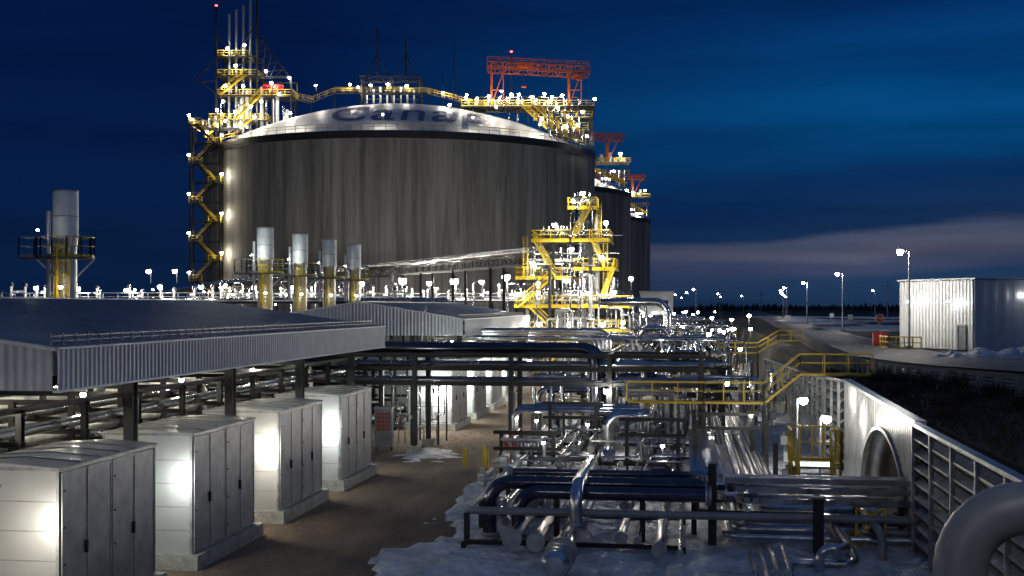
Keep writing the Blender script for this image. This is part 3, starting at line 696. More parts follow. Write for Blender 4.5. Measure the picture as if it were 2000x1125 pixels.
for i in range(n+1):
    y=ya+(yb-ya)*i/n;xo=0 if (i//2)%2 else -.16;zt=4.84+.3*(y-ya)/(yb-ya)
    q=1-((y-yc)/ra)**2;zb=rh*math.sqrt(q) if q>0 else 0
    vs+=[(8.14+xo,y,zb),(8.14+xo,y,zt)]
b.add(vs,[(2*i,2*i+1,2*i+3,2*i+2) for i in range(n)],CULV);b.make('headwall',t)
b=MB();b.bar((8.12,ya,4.9),(8.12,yb,5.2),.4,SLAT,.14);b.bar((7.98,ya,0),(7.98,ya,4.9),.2,SLAT)
for i in range(24):
    a=math.pi*i/24;c=math.pi*(i+1)/24
    b.bar((7.96,yc-ra*math.cos(a),rh*math.sin(a)),(7.96,yc-ra*math.cos(c),rh*math.sin(c)),.2,SLAT,.14)
b.make('trim',t)
b=MB();vs=[];nr=110;na=36
for i in range(nr+1):
    x=8.1+i*.12;rr=.2*math.cos(i*.12*2*math.pi/1.1)
    for k in range(na+1):
        a=math.pi*k/na;vs.append((x,yc-(ra+rr)*math.cos(a),(rh+rr)*math.sin(a)))
b.add(vs,[(i*(na+1)+k,i*(na+1)+k+1,(i+1)*(na+1)+k+1,(i+1)*(na+1)+k) for i in range(nr) for k in range(na)],CULV,True)
b.add([(8.1,yc-ra-.1,.02),(21.1,yc-ra-.1,.02),(21.1,yc+ra+.1,.02),(8.1,yc+ra+.1,.02)],[(0,1,2,3)],GRAVEL)
b.make('arch_barrel',t)

def yardlamp(x,y,h,label,W,dx=.3):
    t=thing('lamp_post',(x,y,0),label,'lamp post','yard lamp posts')
    b=MB();b.cyl((x,y,0),(x,y,h),.06,SILVER2,10,.045);b.bar((x,y,h),(x+dx,y,h+.05),.06,SILVER2);b.box(x-.18,x+.18,y-.18,y+.18,0,.15,CONC);b.make('pole',t)
    b=MB();b.cyl((x+dx,y,h+.06),(x+dx,y,h+.18),.22,SILVER2,14,.1);b.make('lamp_shade',t)
    b=MB();b.sphere((x+dx,y,h-.08),.2,LENS,12,6);b.make('lens',t)
    light((x+dx,y,h-.12),W,.22,(1,.97,.85))
yardlamp(5.25,60,4.55,'slim steel lamp post with glowing round lamp',480)
yardlamp(6.0,57.0,3.95,'short lamp post with glowing lamp beside the tunnel',380)
t=thing('stair_platform',(5.5,52,0),'small yellow stair platform with railings and steps','stairs')
b=MB();b.box(4.4,6.4,52.5,54.5,2.2,2.28,GRATE)
for x in(4.45,6.35):
    for y in(52.55,54.45): b.bar((x,y,0),(x,y,2.2),.14,YEL)
for k in range(8): b.box(4.6,5.9,52.4-k*.32-.3,52.4-k*.32,2.0-k*.26,2.04-k*.26,GRATE)
b.make('deck',t)
b=MB();b.rail((4.4,54.5,2.28),(6.4,54.5,2.28),h=1.5,th=.07,step=.5);b.rail((4.4,52.5,2.28),(4.4,54.5,2.28),h=1.5,th=.07,step=.5);b.rail((6.4,52.5,2.28),(6.4,54.5,2.28),h=1.5,th=.07,step=.5)
for x in(4.55,5.95): b.rail((x,52.4,2.1),(x,49.8,0),th=.07,step=.5,toe=False,h=1.4);b.bar((x,52.4,2.05),(x,49.8,-.05),.06,YEL,.25)
b.rail((5.95,52.5,2.28),(6.4,52.5,2.28),h=1.5,th=.07,step=.7);b.make('railing',t)

def catwalk(path,wd,label,supp=True,th=.042):
    t=thing('catwalk',path[0][:2]+(0,),label,'catwalk','yellow-railed catwalks');b=MB();rl=MB();sp_=MB()
    for i in range(len(path)-1):
        p,q=V(path[i]),V(path[i+1]);d=q-p;h=V((d.x,d.y,0)).normalized();nn=V((h.y,-h.x,0))*wd/2
        if abs(d.z)<.3:
            k=max(1,int(d.length/.1))
            for j in range(k): c=p.lerp(q,(j+.5)/k);b.bar(c-nn,c+nn,.03,GRATE,.04)
        else:
            k=max(1,int(abs(d.z)/.2))
            for j in range(k+1): c=p.lerp(q,j/k);b.bar(c-nn,c+nn,.28,GRATE,.04)
        for s_ in(-1,1):
            rl.rail(p+nn*s_,q+nn*s_,th=th,step=1.3,toe=False);rl.bar(p+nn*s_-V((0,0,.04)),q+nn*s_-V((0,0,.04)),.05,YEL,.13)
        if supp and p.z<4.5:
            for s_ in(-1,1): sp_.bar(V((p.x,p.y,0))+nn*s_,p+nn*s_,.14,BLACK)
    b.make('deck',t);rl.make('railing',t)
    if sp_.v: sp_.make('support',t)
catwalk([(-3.4,71.5,3.5),(1,71.5,3.5),(4.4,71.5,3.5),(6.4,71.5,5.15),(10.4,71.5,5.15)],1.0,'yellow-railed catwalk with stairs up to the road')
catwalk([(-12,141,3.7),(-6,141,3.7),(-2,141,3.7),(3,141,3.7),(8,141,3.7),(10.3,141,5.1),(13,141,5.1)],1.1,'yellow-railed catwalk crossing the pipe rack',th=.06)
catwalk([(-9,200,4.2),(0,200,4.2),(8,200,4.2)],1.2,'narrow yellow-railed catwalk over pipes',th=.07)
catwalk([(-8.5,82,1.6),(-5.5,82,1.6)],1,'low yellow-railed step-over platform')
catwalk([(-1.5,104,3.0),(3,104,3.0)],1,'short yellow-railed step-over platform')
catwalk([(-14,118,5.4),(-5,118,5.4)],1,'yellow-railed catwalk beside the process tower')
# ---------------------------------------------------------------- process tower
tx,ty=-12.8,141.6
t=thing('process_tower',(tx,ty,0),'multi-level steel process tower with yellow railings and pipes','process tower')
b=MB()
for x in(-19,-14.8,-10.6,-6.6):
    for y in(137.7,145.8): b.ibeam((x,y,0),(x,y,9 if x in(-19,-6.6) else 17.2),.34,BLACK)
for z in(5,8.8):
    for y in(137.7,145.8): b.ibeam((-19.2,y,z),(-6.4,y,z),.35,BLACK)
    for x in(-19,-14.8,-10.6,-6.6): b.ibeam((x,137.5,z),(x,146,z),.3,BLACK)
for x,q in((-19,-14.8),(-10.6,-6.6)): b.bar((x,137.7,0),(q,137.7,8.8),.15,BLACK);b.bar((q,137.8,0),(x,137.8,8.8),.15,BLACK)
b.bar((-14.8,137.7,9),(-10.6,137.7,16),.15,BLACK);b.bar((-10.6,137.8,9),(-14.8,137.8,16),.15,BLACK)
for x,y in((-13,139.7),(-10.4,139.7),(-13,142.3),(-10.4,142.3)): b.bar((x,y,16),(x,y,20.2),.18,BLACK)
b.make('steel_frame',t)
def plat(x0,x1,y0,y1,z):
    b=MB();b.box(x0,x1,y0,y1,z-.08,z,GRATE);b.box(x0,x1,y0-.08,y0-.002,z-.26,z+.0,YEL);b.box(x1+.002,x1+.08,y0,y1,z-.26,z+.0,YEL)
    k=x0+.5
    while k<x1: b.box(k-.06,k+.06,y0,y1,z-.28,z-.082,BLACK);k+=1.1
    b.make('platform',t)
    b=MB();b.deckrail(x0,x1,y0,y1,z,th=.065,step=1.1);b.make('railing',t)
plat(-19.2,-6.2,137.3,146.2,9);plat(-19.1,-12.9,137.6,144,12.2);plat(-17.3,-8.5,137.5,145,16.4);plat(-13.4,-10.0,139.5,142.5,20.2);plat(-12.6,-7.8,137.6,143,13.2);plat(-18.6,-15.4,136.0,137.2,6.0);plat(-10.5,-6.4,136.0,137.2,6.3)
b=MB();b.cyl((-11.9,141,5),(-11.9,141,20.8),.85,SILVER,20);b.sphere((-11.9,141,20.8),.85,SILVER,20,6,half=True);b.cyl((-10.2,141,9),(-10.2,141,19.2),.42,SHEET,14);b.sphere((-10.2,141,19.2),.42,SHEET,14,4,half=True)
b.cyl((-16,142,9),(-16,142,11.2),1.0,SILVER,18);b.cyl((-8.3,140,9),(-8.3,140,12.2),.6,SILVER,14);b.cyl((-14.2,139,12.4),(-14.2,139,15.6),.5,SILVER,14);b.cyl((-17.6,140,12.3),(-17.6,140,14.4),.45,SHEET,14)
for z in(13,16,18.5): b.cyl((-11.9,141,z),(-11.9,141,z+.15),1.0,SILVER2,20)
b.make('vessel',t)
b=MB()
for k in range(56):
    x=-18.8+k*.23;y=136.4+(k%5)*.5;z=6+random.random()*(5 if k%2 else 11.5) if -17<x<-8.7 else 5+random.random()*4.8
    dx=random.choice([-1.4,-.8,.8,1.4]);b.tube([(x,y,.2),(x,y,z),(x+dx,y,z),(x+dx,y+4,z)],random.choice([.06,.09,.12,.18]),random.choice([SILVER,SILVER,SILVER2,WHITE,BLACK]),.35,10)
for k in range(30):
    z=random.choice([9.6,10.1,10.6,12.7,13.7,14.1,14.9,16.9,17.4,7,7.6]);x=random.uniform(-18.5,-12);b.tube([(x,137.9+k%3*.5,z),(min(-7,x+random.uniform(2,6)),137.9+k%3*.5,z)],random.choice([.06,.1,.18]),random.choice([SILVER,WHITE]),.3,10)
for k in range(60):
    z=random.choice([9.9,9.9,12.9,13.9,17.2,17.2,20.9,6.9]);x=random.uniform(-18.5,-7) if z<11 else random.uniform(-17,-8.7) if z<20 else random.uniform(-13,-10.5);y=random.uniform(137.6,139.5)
    b.sphere((x,y,z),.24,random.choice([SILVER,WHITE]),8,5);b.cyl((x,y,z-.8),(x,y,z+.8),.1,SILVER,8);b.cyl((x-.4,y,z+.3),(x+.4,y,z+.3),.17,SILVER2,10)
b.tube([(-13.0,139,16.5),(-13.0,139,19.5),(-10.5,139,21.4),(-10.5,140,16.6)],.1,SILVER,.4,8)
b.make('pipework',t)
b=MB()
for (xa,za,xb,zb) in[(-18.5,9,-14.8,12.2),(-14.5,12.2,-17,16.4),(-12.6,16.4,-10.4,20.2),(-18,0,-13,4.6),(-13,4.6,-17.6,9),(-9.5,9,-7.9,13.2),(-9,13.2,-10.5,16.4)]:
    for y in(136.9,137.7): b.bar((xa,y,za),(xb,y,zb),.06,YEL,.2);b.bar((xa,y,za+1),(xb,y,zb+1),.06,YEL);b.bar((xa,y,za+.55),(xb,y,zb+.55),.05,YEL)
    for k in range(14): f=k/13;b.box(xa+(xb-xa)*f-.14,xa+(xb-xa)*f+.14,136.95,137.65,za+(zb-za)*f-.02,za+(zb-za)*f+.02,GRATE)
for x,z0,z1 in((-9.6,16.4,20.6),(-8.9,9,16.6),(-17.9,12.2,16.8)):
    for s_ in(-.25,.25): b.bar((x+s_,137.2,z0),(x+s_,137.2,z1),.06,YEL)
    k=z0
    while k<z1: b.bar((x-.25,137.2,k),(x+.25,137.2,k),.04,YEL);k+=.3
b.make('stairway',t)
for p,W in [((-11.6,139.2,21.8),450),((-12.6,139.1,20.9),100),((-18.7,136.0,10.3),330),((-13.2,135.9,11.8),300),((-7.9,135.9,10.5),420),((-10.7,135.9,10.4),220),((-17,136.2,13.8),260),((-12.6,136.1,15.3),330),((-9.3,136.2,14.4),200),((-8.8,136.2,18.2),140),((-6,136,12),160),((-16,134,7),300),((-9,134,7),350),((-13,133.5,4),350),((-14.5,136.0,18),160)]:
    flood(p,W,.26)
# ---------------------------------------------------------------- elevated line
t=thing('elevated_pipeway',(-34,170,0),'raised pipeway carrying silver pipes toward the tank','pipeway')
b=MB();A=V((-16.5,141,15.1));B=V((-51.4,198.8,15.1));C=V((-78,197,12.3))
for p,q in((A,B),(B,C)):
    d=(q-p).normalized();nn=V((d.y,-d.x,0))
    for s_ in(-.9,.9): b.truss(p+nn*s_-V((0,0,1.3)),q+nn*s_-V((0,0,1.3)),(0,0,1.1),.18,BLACK,24 if q is B else 9)
    n=5 if q is B else 3
    for k in range(n+1):
        c=p.lerp(q,k/n)
        for s_ in(-.9,.9): b.ibeam(V((c.x,c.y,0))+nn*s_,c+nn*s_-V((0,0,1.3)),.3,BLACK)
b.make('steel_frame',t)
b=MB()
for off,r,h in((-.75,.34,.25),(.1,.28,.2),(.75,.16,.1),(-.1,.12,.7)):
    d=(B-A).normalized();nn=V((d.y,-d.x,0))*off;b.tube([A+nn+V((0,0,h)),B+nn+V((0,0,h)),C+nn+V((0,0,h)),C+nn+V((-20,1,-3))],r,SILVER,1.5,14)
b.make('pipework',t)
def skyrack(x0,x1,y,z,label):
    b=MB();x=x0
    while x<=x1:
        for yy in(y,y+5): b.ibeam((x,yy,0),(x,yy,z),.25,BLACK)
        b.ibeam((x,y,z),(x,y+5,z),.25,BLACK);b.ibeam((x,y,z-2.2),(x,y+5,z-2.2),.25,BLACK);x+=6
    for zz_ in(z,z-2.2): b.ibeam((x0,y,zz_),(x1,y,zz_),.25,BLACK);b.ibeam((x0,y+5,zz_),(x1,y+5,zz_),.25,BLACK)
    b.rail((x0,y,z+.15),(x1,y,z+.15),SILVER2,th=.06,step=2)
    b.make('pipe_rack',label=label,cat='pipe rack')
skyrack(-95,-34,150,9.4,'tall steel pipe rack behind the shed');skyrack(-78,-8,185,9.6,'tall steel pipe rack before the tank')
for i in range(5):
    pipe([(-97,150.6+i*.9,9.75),(-34+i,150.6+i*.9,9.75),(-34+i,150.6+i*.9,3)],.2+.05*(i%3),SILVER,'silver pipe on the tall rack','pipes on tall racks',0,.9)
    pipe([(-78,185.5+i*.9,10.0),(-6-i,185.5+i*.9,10.0),(-6-i,185.5+i*.9,3)],.25+.05*(i%3),SILVER,'silver pipe on the tall rack','pipes on tall racks',0,.9)
for i in range(18):
    x=-74+i*3.8+random.random()*2;h=random.uniform(11,13.2);pipe([(x,184.8,3),(x,184.8,h),(x+random.choice([-2,2]),184.8,h),(x+0.01,188,10)],.12,SILVER,'silver riser looping above the tall rack','risers on tall racks',0,.5,8)
def psv(loc,s):
    t=thing('relief_valve',loc,'white relief valve standing on a pipe','valve','relief valves on the tall rack');x,y,z=loc
    b=MB();b.cyl((x,y,z-1),(x,y,z+1.0),.18,WHITE,10);b.cyl((x,y,z+.9),(x,y,z+1.4),.38,SILVER,12,.32);b.cyl((x,y,z+.2),(x+.9,y,z+.2),.18,WHITE,10);b.cyl((x,y,z-.2),(x,y,z-.05),.38,SILVER2,12);b.make('body',t);return t
p0=psv((-88,151,10.6),1)
for k in range(54):
    if k<24: p=(-91+k*2.4+random.random()*2,150.6+random.random()*3,10.1+random.random()*.6)
    else: p=(-76+(k-24)*2.2+random.random()*2,185.6+random.random()*3,10.3+random.random()*.9)
    copyt(p0,p,random.random()*6,scale=random.uniform(.5,.95))
for (x,z,W) in[(-42.7,12.8,4600),(-34.7,12.7,4600),(-26.8,13.3,6000),(-58.4,12.6,2800),(-38.6,12.4,600),(-49,12.4,2300),(-30.5,12.6,500),(-65,12.3,2300),(-22,12.3,2300),(-71,12.2,800)]:
    flood((x,182.8,z),W,.6 if W>=4000 else .34)
for (x,z,W) in[(-83.4,11.3,350),(-77.6,11.2,700),(-68,13.4,350),(-64.5,13.4,350),(-71,11,250),(-66.5,11.4,250),(-61,11.4,250),(-54,11.3,200),(-49,11.3,200)]:
    flood((x,149.0,z),W,.3)
for k in range(16): flood((random.uniform(-75,-8),188+random.random()*6,9+random.random()*2.6),0,.16)
for k in range(12): flood((random.uniform(-72,-52),152+random.random()*6,10.2+random.random()*1.6),0,.13)

# ---------------------------------------------------------------- tanks
def tank(cx,cy,label,seg=144,R=40.5,zt=40.2):
    t=thing('storage_tank',(cx,cy,0),label,'storage tank','domed concrete storage tanks')
    b=MB();b.cyl((cx,cy,0),(cx,cy,zt-1.4),R,TANKM,seg,caps=False)
    b.make('wall',t)
    b=MB();b.cyl((cx,cy,zt-1.4),(cx,cy,zt),R+.25,BLACK,seg,caps=False)
    b.add([(cx+rr*math.cos(2*math.pi*i/seg),cy+rr*math.sin(2*math.pi*i/seg),zt) for rr in(R-1.8,R+.25) for i in range(seg)],[(i,(i+1)%seg,seg+(i+1)%seg,seg+i) for i in range(seg)],CONC)
    b.add([(cx+rr*math.cos(2*math.pi*i/seg),cy+rr*math.sin(2*math.pi*i/seg),zt-1.4) for rr in(R,R+.25) for i in range(seg)],[(i,(i+1)%seg,seg+(i+1)%seg,seg+i) for i in range(seg)],CONC)
    b.make('ring_beam',t)
    b=MB();rings=20;vs=[];rs=77.5
    for j in range(rings+1):
        r_=(R-1.2)*j/rings;z=zt+10.4-(r_*r_)/(2*rs)*1.02
        for i in range(seg): a=2*math.pi*i/seg;vs.append((cx+r_*math.cos(a),cy+r_*math.sin(a),z))
    b.add(vs,[(j*seg+i,(j+1)*seg+i,(j+1)*seg+(i+1)%seg,j*seg+(i+1)%seg) for j in range(rings) for i in range(seg)],DOME,True)
    b.make('dome_roof',t)
    b=MB();n=120
    for i in range(n):
        a=2*math.pi*i/n;c=2*math.pi*(i+1)/n;rr=R+.15
        p=V((cx+rr*math.cos(a),cy+rr*math.sin(a),zt));q=V((cx+rr*math.cos(c),cy+rr*math.sin(c),zt))
        b.rail(p,q,YEL,h=1.2,th=.08,step=9,toe=False)
    b.make('railing',t);return t
TC=V((-59.2,253.2,0))
t1=tank(TC.x,TC.y,'huge domed concrete gas storage tank with streaked wall')
copyt(t1,(-55.8,345.5,0),label='domed concrete gas tank without roof lettering');copyt(t1,(-53.5,452.8,0),label='plain domed concrete gas storage tank')
cs,sn=math.cos(math.radians(8.06)),math.sin(math.radians(8.06))
def T(a,b_,z): return V((TC.x+a*cs-b_*sn,TC.y+a*sn+b_*cs,z))
def domez(r_): return 40.2+10.4-(r_*r_)/155*1.02
cu=bpy.data.curves.new('t','FONT');cu.body='Canap';cu.size=11.5;cu.space_character=1.1
cu.offset=.08
to=bpy.data.objects.new('t',cu);COL.objects.link(to);bpy.context.view_layer.update()
me=bpy.data.meshes.new_from_object(to.evaluated_get(bpy.context.evaluated_depsgraph_get()));bpy.data.objects.remove(to)
bm=bmesh.new();bm.from_mesh(me);bmesh.ops.triangulate(bm,faces=bm.faces)
for _ in range(4):
    es=[e for e in bm.edges if e.calc_length()>1.1]
    if not es:break
    bmesh.ops.subdivide_edges(bm,edges=es,cuts=1);bmesh.ops.triangulate(bm,faces=bm.faces)
wmax=max(v.co.x for v in bm.verts)
for v in bm.verts:
    tt=v.co.x/wmax;rad=34.2-v.co.y*1.45
    a=(-11.5+tt*30)*(1-.04*(35-rad)/15);bb=-math.sqrt(max(1,rad*rad-min(a*a,rad*rad*.9)));rr=math.hypot(a,bb)
    v.co=T(a,bb,domez(rr)+.12)-V((TC.x,TC.y,0))
bm.normal_update();bm.to_mesh(me);bm.free();me.materials.clear();me.materials.append(BLUEL)
lo=bpy.data.objects.new('lettering',me);COL.objects.link(lo);lo.parent=t1;lo['label']='blue painted lettering on the dome'

t=thing('stair_tower',T(-34.8,-26,0),'zig-zag external stair tower on the tank wall','stair tower')
b=MB();rl=MB();dk=MB();a0,a1,b0,b1=-37.6,-32,-27.2,-25.0
for a in(a0,a1):
    for bb in(b0,b1): b.bar(T(a,bb,0),T(a,bb,43.4),.28,BLACK)
z=2.6;k=0
while z<42:
    for bb in(b0,b1): b.bar(T(a0,bb,z),T(a1,bb,z),.2,BLACK);b.bar(T(a0 if k%2 else a1,bb,z),T(a1 if k%2 else a0,bb,z-1.9),.1,BLACK)
    zt_=z+3.7;pa,pb=(a0+1,a1-1) if k%2 else (a1-1,a0+1)
    for bb in(b0+.1,b0+1.1): 
        b.bar(T(pa,bb,z),T(pb,bb,zt_),.1,BLACK,.4);rl.bar(T(pa,bb,z+1),T(pb,bb,zt_+1),.09,YEL);rl.bar(T(pa,bb,z+.55),T(pb,bb,zt_+.55),.07,YEL)
    n=16
    for j in range(n+1): c0=T(pa,b0+.1,z).lerp(T(pb,b0+.1,zt_),j/n);c1=T(pa,b0+1.1,z).lerp(T(pb,b0+1.1,zt_),j/n);dk.bar(c0,c1,.24,GRATE,.05)
    dk.bar(T(pb-1.2,b0+1.1,zt_),T(pb+1.2,b0+1.1,zt_),2.1,GRATE,.08)
    rl.rail(T(pb-1.2,b0,zt_),T(pb+1.2,b0,zt_),th=.1);ea=a0 if pb<pa else a1;rl.rail(T(ea,b0,zt_),T(ea,b1,zt_),th=.1)
    flood(T((a0-.2 if k%2==0 else a1+.4),b0-.2,zt_+1.6),330 if k%2==0 else 650,.26,col=(1,.86,.62));z=zt_;k+=1
b.make('steel_frame',t);dk.make('steps',t);rl.make('railing',t)

t=thing('vent_tower',T(-31,-14,41),'tall steel vent tower with platforms on the tank roof','vent tower')
b=MB();L0,L1,B0,B1=-35,-27,-17.5,-11
for a in(L0,L1):
    for bb in(B0,B1): b.bar(T(a,bb,40),T(a,bb,59),.3,BLACK)
for z in(45.5,50.3,54.2,58):
    for bb in(B0,B1): b.bar(T(L0,bb,z),T(L1,bb,z),.25,BLACK)
    for a in(L0,L1): b.bar(T(a,B0,z),T(a,B1,z),.25,BLACK)
zs=[41,45.5,50.3,54.2,58]
for i in range(4): b.bar(T(L0,B0,zs[i]),T(L1,B0,zs[i+1]),.14,BLACK);b.bar(T(L1,B1,zs[i]),T(L0,B1,zs[i+1]),.14,BLACK)
b.bar(T(L0,B0,58),T(L0,B0,67.8),.3,BLACK);b.bar(T(L1,B0,58),T(L1,B0,70),.34,BLACK)
b.bar(T(L1,B0,62.5),T(-20.3,B0,53.5),.28,BLACK);b.bar(T(L1,B0,65),T(-31,B0,58),.18,BLACK);b.bar(T(L0,B0,62),T(-31,B0,58),.18,BLACK)
for k in range(6): b.bar(T(L1,B0,59.5-k*1.2),T(-26.2+k*1.1,B0,61.4-k*1.5),.14,BLACK);b.bar(T(L1+.9*k,B0,54.2),T(L1+1.1*k+.6,B0,61.4-k*1.5),.14,BLACK)
b.bar(T(L0,B0,53.2),T(-39.3,B0,52.9),.24,BLACK);b.bar(T(L0,B0,57.5),T(-39.3,B0,53),.18,BLACK);b.bar(T(L0,B0,50.5),T(-38,B0,53),.16,BLACK)
for a in(-20.3,-24): b.bar(T(a,B0,42),T(a,B0,54),.22,BLACK);b.bar(T(a,B1,42),T(a,B1,54),.22,BLACK)
for z in(50.2,54): b.bar(T(L1,B0,z),T(-20.3,B0,z),.25,BLACK);b.bar(T(L1,B1,z),T(-20.3,B1,z),.25,BLACK)
b.make('steel_frame',t)
b=MB()
for i,a in enumerate((-32.7,-31.4,-30.1,-28.8)): b.cyl(T(a,-16.5+.4*i,43),T(a,-16.5+.4*i,66.5+1.0*i),.24,SILVER2,12)
for k in range(18): a=random.uniform(-34.5,-21);b.cyl(T(a,-16,44),T(a,-16,random.uniform(46,53)),random.choice([.2,.34]),random.choice([SILVER,WHITE]),10)
b.sphere(T(-24,-16,51.8),.9,WHITE,12,6);b.make('vent_pipes',t)
b=MB()
for z,x0,x1 in((45.5,L0-1.5,L1+2),(50.3,L0,-20),(54.2,L0,L1),(58,L0,L1-2)):
    b.bar(T(x0,(B0+B1)/2,z),T(x1,(B0+B1)/2,z),B1-B0,GRATE,.12)
b.make('platform',t)
b=MB()
for z,x0,x1 in((45.6,L0-1.5,L1+2),(50.4,L0,-20),(54.3,L0,L1),(58.1,L0,L1-2)):
    b.rail(T(x0,B0,z),T(x1,B0,z),th=.1,step=1.5);b.rail(T(x0,B0,z),T(x0,B1,z),th=.1);b.rail(T(x1,B0,z),T(x1,B1,z),th=.1)
for (xa,za,xb,zb) in((-26,50.3,-31,45.5),(-33,45.5,-37,42),(-28,45.5,-32,42),(-34,50.3,-29,54.2)):
    for bb in(B0-.6,B0-1.6): b.bar(T(xa,bb,za),T(xb,bb,zb),.12,YEL,.28);b.bar(T(xa,bb,za+1.1),T(xb,bb,zb+1.1),.1,YEL)
b.make('railing',t)
b=MB();b.truss(T(-26,-17,51.6),T(-22,-17,51.6),(0,0,.8),.28,RED,4);b.bar(T(-24.4,-17,51.2),T(-23,-17,51.2),.9,RED,.7);b.make('red_hoist',t)
for (a,z,W) in[(-34.6,47.3,150),(-31,47,200),(-28,48,150),(-26,49,0),(-33,52,200),(-29.5,52,0),(-24,52.6,250),(-20.5,53.6,300),(-31,56,150),(-32.6,59.4,200),(-29.3,60,120),(-34.6,44.5,150),(-30,44.6,250),(-36.6,43,120),(-33.4,49,0),(-27.3,46,0),(-22.5,50.5,0),(-25,54.9,0)]:
    flood(T(a,B0-1.0,z),W*1.6,.28,col=(1,.9,.72))
flood(T(L0,B0,68),0,.25,red=True)
t=thing('rim_platform',T(-35,-20,40),'yellow-railed access platform on tank rim','platform')
b=MB();b.bar(T(-37,-24,42.8),T(-29,-24,42.8),4,GRATE,.12);b.rail(T(-37.6,-26,42.9),T(-29,-28,42.9),th=.12);b.rail(T(-37.6,-26,42.9),T(-37.6,-20,42.9),th=.12)
for a in(-37,-33,-29.4): b.bar(T(a,-25.5,38),T(a,-25.5,42.8),.2,BLACK)
for k in range(7): a=-36+k*1.2;b.cyl(T(a,-24,42.8),T(a,-24,44.5+.4*(k%3)),.2,WHITE,8)
b.make('deck',t)
flood(T(-37.8,-25,44.4),500,.3);flood(T(-31,-27,43.9),300,.24)
t=thing('roof_walkway',T(0,0,50),'yellow-railed walkway arching over the dome','walkway')
b=MB();pts=[(-20,-15,50),(-17.5,-11,50),(-13,-9,52.2),(-8,-7,52.6),(0,-6,52.8),(6,-6,52.6),(12,-8,50.8),(16,-11,49.2),(20,-12,48.6)]
for i in range(len(pts)-1):
    p,q=T(*pts[i]),T(*pts[i+1]);b.bar(p,q,1.4,GRATE,.12);d=(q-p).normalized();nn=V((d.y,-d.x,0)).normalized()*.7
    b.rail(p+nn,q+nn,th=.07,step=1.8,toe=False);b.rail(p-nn,q-nn,th=.07,step=1.8,toe=False)
    r_=math.hypot(pts[i][0],pts[i][1]);b.bar(T(pts[i][0],pts[i][1],domez(r_)-.3),p,.2,BLACK)
b.make('deck',t)
t=thing('roof_pump_frame',T(-2,-3,50),'black steel frame with masts on the dome centre','steel frame')
b=MB();
for a in(-8,-2,4):
    for bb in(-5,1): b.bar(T(a,bb,49.5),T(a,bb,56.4),.28,BLACK)
for z in(52.7,56.4):
    for bb in(-5,1): b.bar(T(-8.4,bb,z),T(4.4,bb,z),.32,BLACK)
    for a in(-8,-2,4): b.bar(T(a,-5,z),T(a,1,z),.24,BLACK)
b.truss(T(-8,-5,55.2),T(4,-5,55.2),(0,0,1.2),.2,BLACK,8)
b.bar(T(-4.9,-3,56.4),T(-4.9,-3,67),.3,BLACK);b.bar(T(1.0,-3,56.4),T(1.0,-3,64.8),.3,BLACK)
for c in(-4.9,1.0):
    for dlt in(-2.4,2.4): b.bar(T(c+dlt,-4.5,56.4),T(c,-3,61.6),.18,BLACK)
b.make('steel_frame',t)
b=MB()
for k in range(8): a=-7+k*1.4;b.cyl(T(a,-4,51),T(a,-4,53+.5*(k%3)),.2,WHITE,10);b.sphere(T(a,-4,53.1+.5*(k%3)),.28,WHITE,10,5)
b.make('pump_heads',t)
for (a,z,W) in((-6,54.4,200),(-2.5,54.6,300),(1.4,54.3,260),(-8.6,54.0,120)): flood(T(a,-5.9,z),W*1.6,.28)
for (a,bb,z0,z1) in((11,-2,49.4,64),(8.7,-4,49.5,57.2)):
    b=MB();b.cyl(T(a,bb,z0),T(a,bb,z1),.16,BLACK,8,.09);b.make('lightning_mast',label='thin black lightning mast on the dome',cat='mast',group='lightning masts')
t=thing('gantry_crane',T(28.5,-12,48.6),'orange gantry crane on the tank roof platform','crane')
for a in(19,34.5):
    b=MB()
    for bb in(-14.5,-9.5): b.bar(T(a,bb,48.6),T(a,bb,56),.34,ORANGE)
    b.bar(T(a,-14.5,52),T(a,-9.5,56),.2,ORANGE);b.bar(T(a,-14.5,51.9),T(a,-9.5,51.9),.22,ORANGE)
    b.bar(T(a,-14.5,48.8),T(a+2.4,-14.5,55.5),.2,ORANGE);b.bar(T(a+2.4,-14.5,48.8),T(a+2.4,-14.5,56),.2,ORANGE);b.bar(T(a,-14.5,51.9),T(a+2.4,-14.5,51.9),.2,ORANGE)
    b.make('leg',t)
b=MB()
for bb in(-14.5,-9.5): b.truss(T(18.2,bb,56.3),T(38.6,bb,55.2),(0,0,1.35),.26,ORANGE,14)
for k in range(9): a=19+k*2.3;b.bar(T(a,-14.5,57.6-.05*(a-19)),T(a,-9.5,57.6-.05*(a-19)),.2,ORANGE)
b.rail(T(18.2,-14.5,57.7),T(38.6,-14.5,56.6),ORANGE,h=.9,th=.12,step=2.2,toe=False);b.make('bridge_beam',t)
b=MB();b.bar(T(24,-12,57.4),T(27.5,-12,57.2),2.2,ORANGE,.9);b.bar(T(25.5,-12,56.8),T(25.5,-12,53),.15,BLACK);b.bar(T(25,-12,53),T(26,-12,53),.5,ORANGE,.4);b.make('trolley',t)
b=MB();b.bar(T(35.2,-14.9,54.4),T(37,-14.9,54.3),1.0,ORANGE,1.0);b.make('operator_cab',t)
t=thing('roof_platform',T(27,-14,40),'crowded yellow-railed pump platform on tank roof','platform')
b=MB()
for (x0,x1,bb,wd,z) in((13,39.5,-12,7,48.5),(28,39,-15,5,46),(31,38,-18,4,43.4)):
    b.bar(T(x0,bb,z),T(x1,bb,z),wd,GRATE,.14)
    for a in (x0+.3,(x0+x1)/2,x1-.3):
        for q in(-wd/2,wd/2): 
            r_=math.hypot(a,bb+q);b.bar(T(a,bb+q,domez(min(r_,39))),T(a,bb+q,z),.24,BLACK)
b.bar(T(36,-15,40),T(39.3,-15.5,48.4),.2,BLACK)
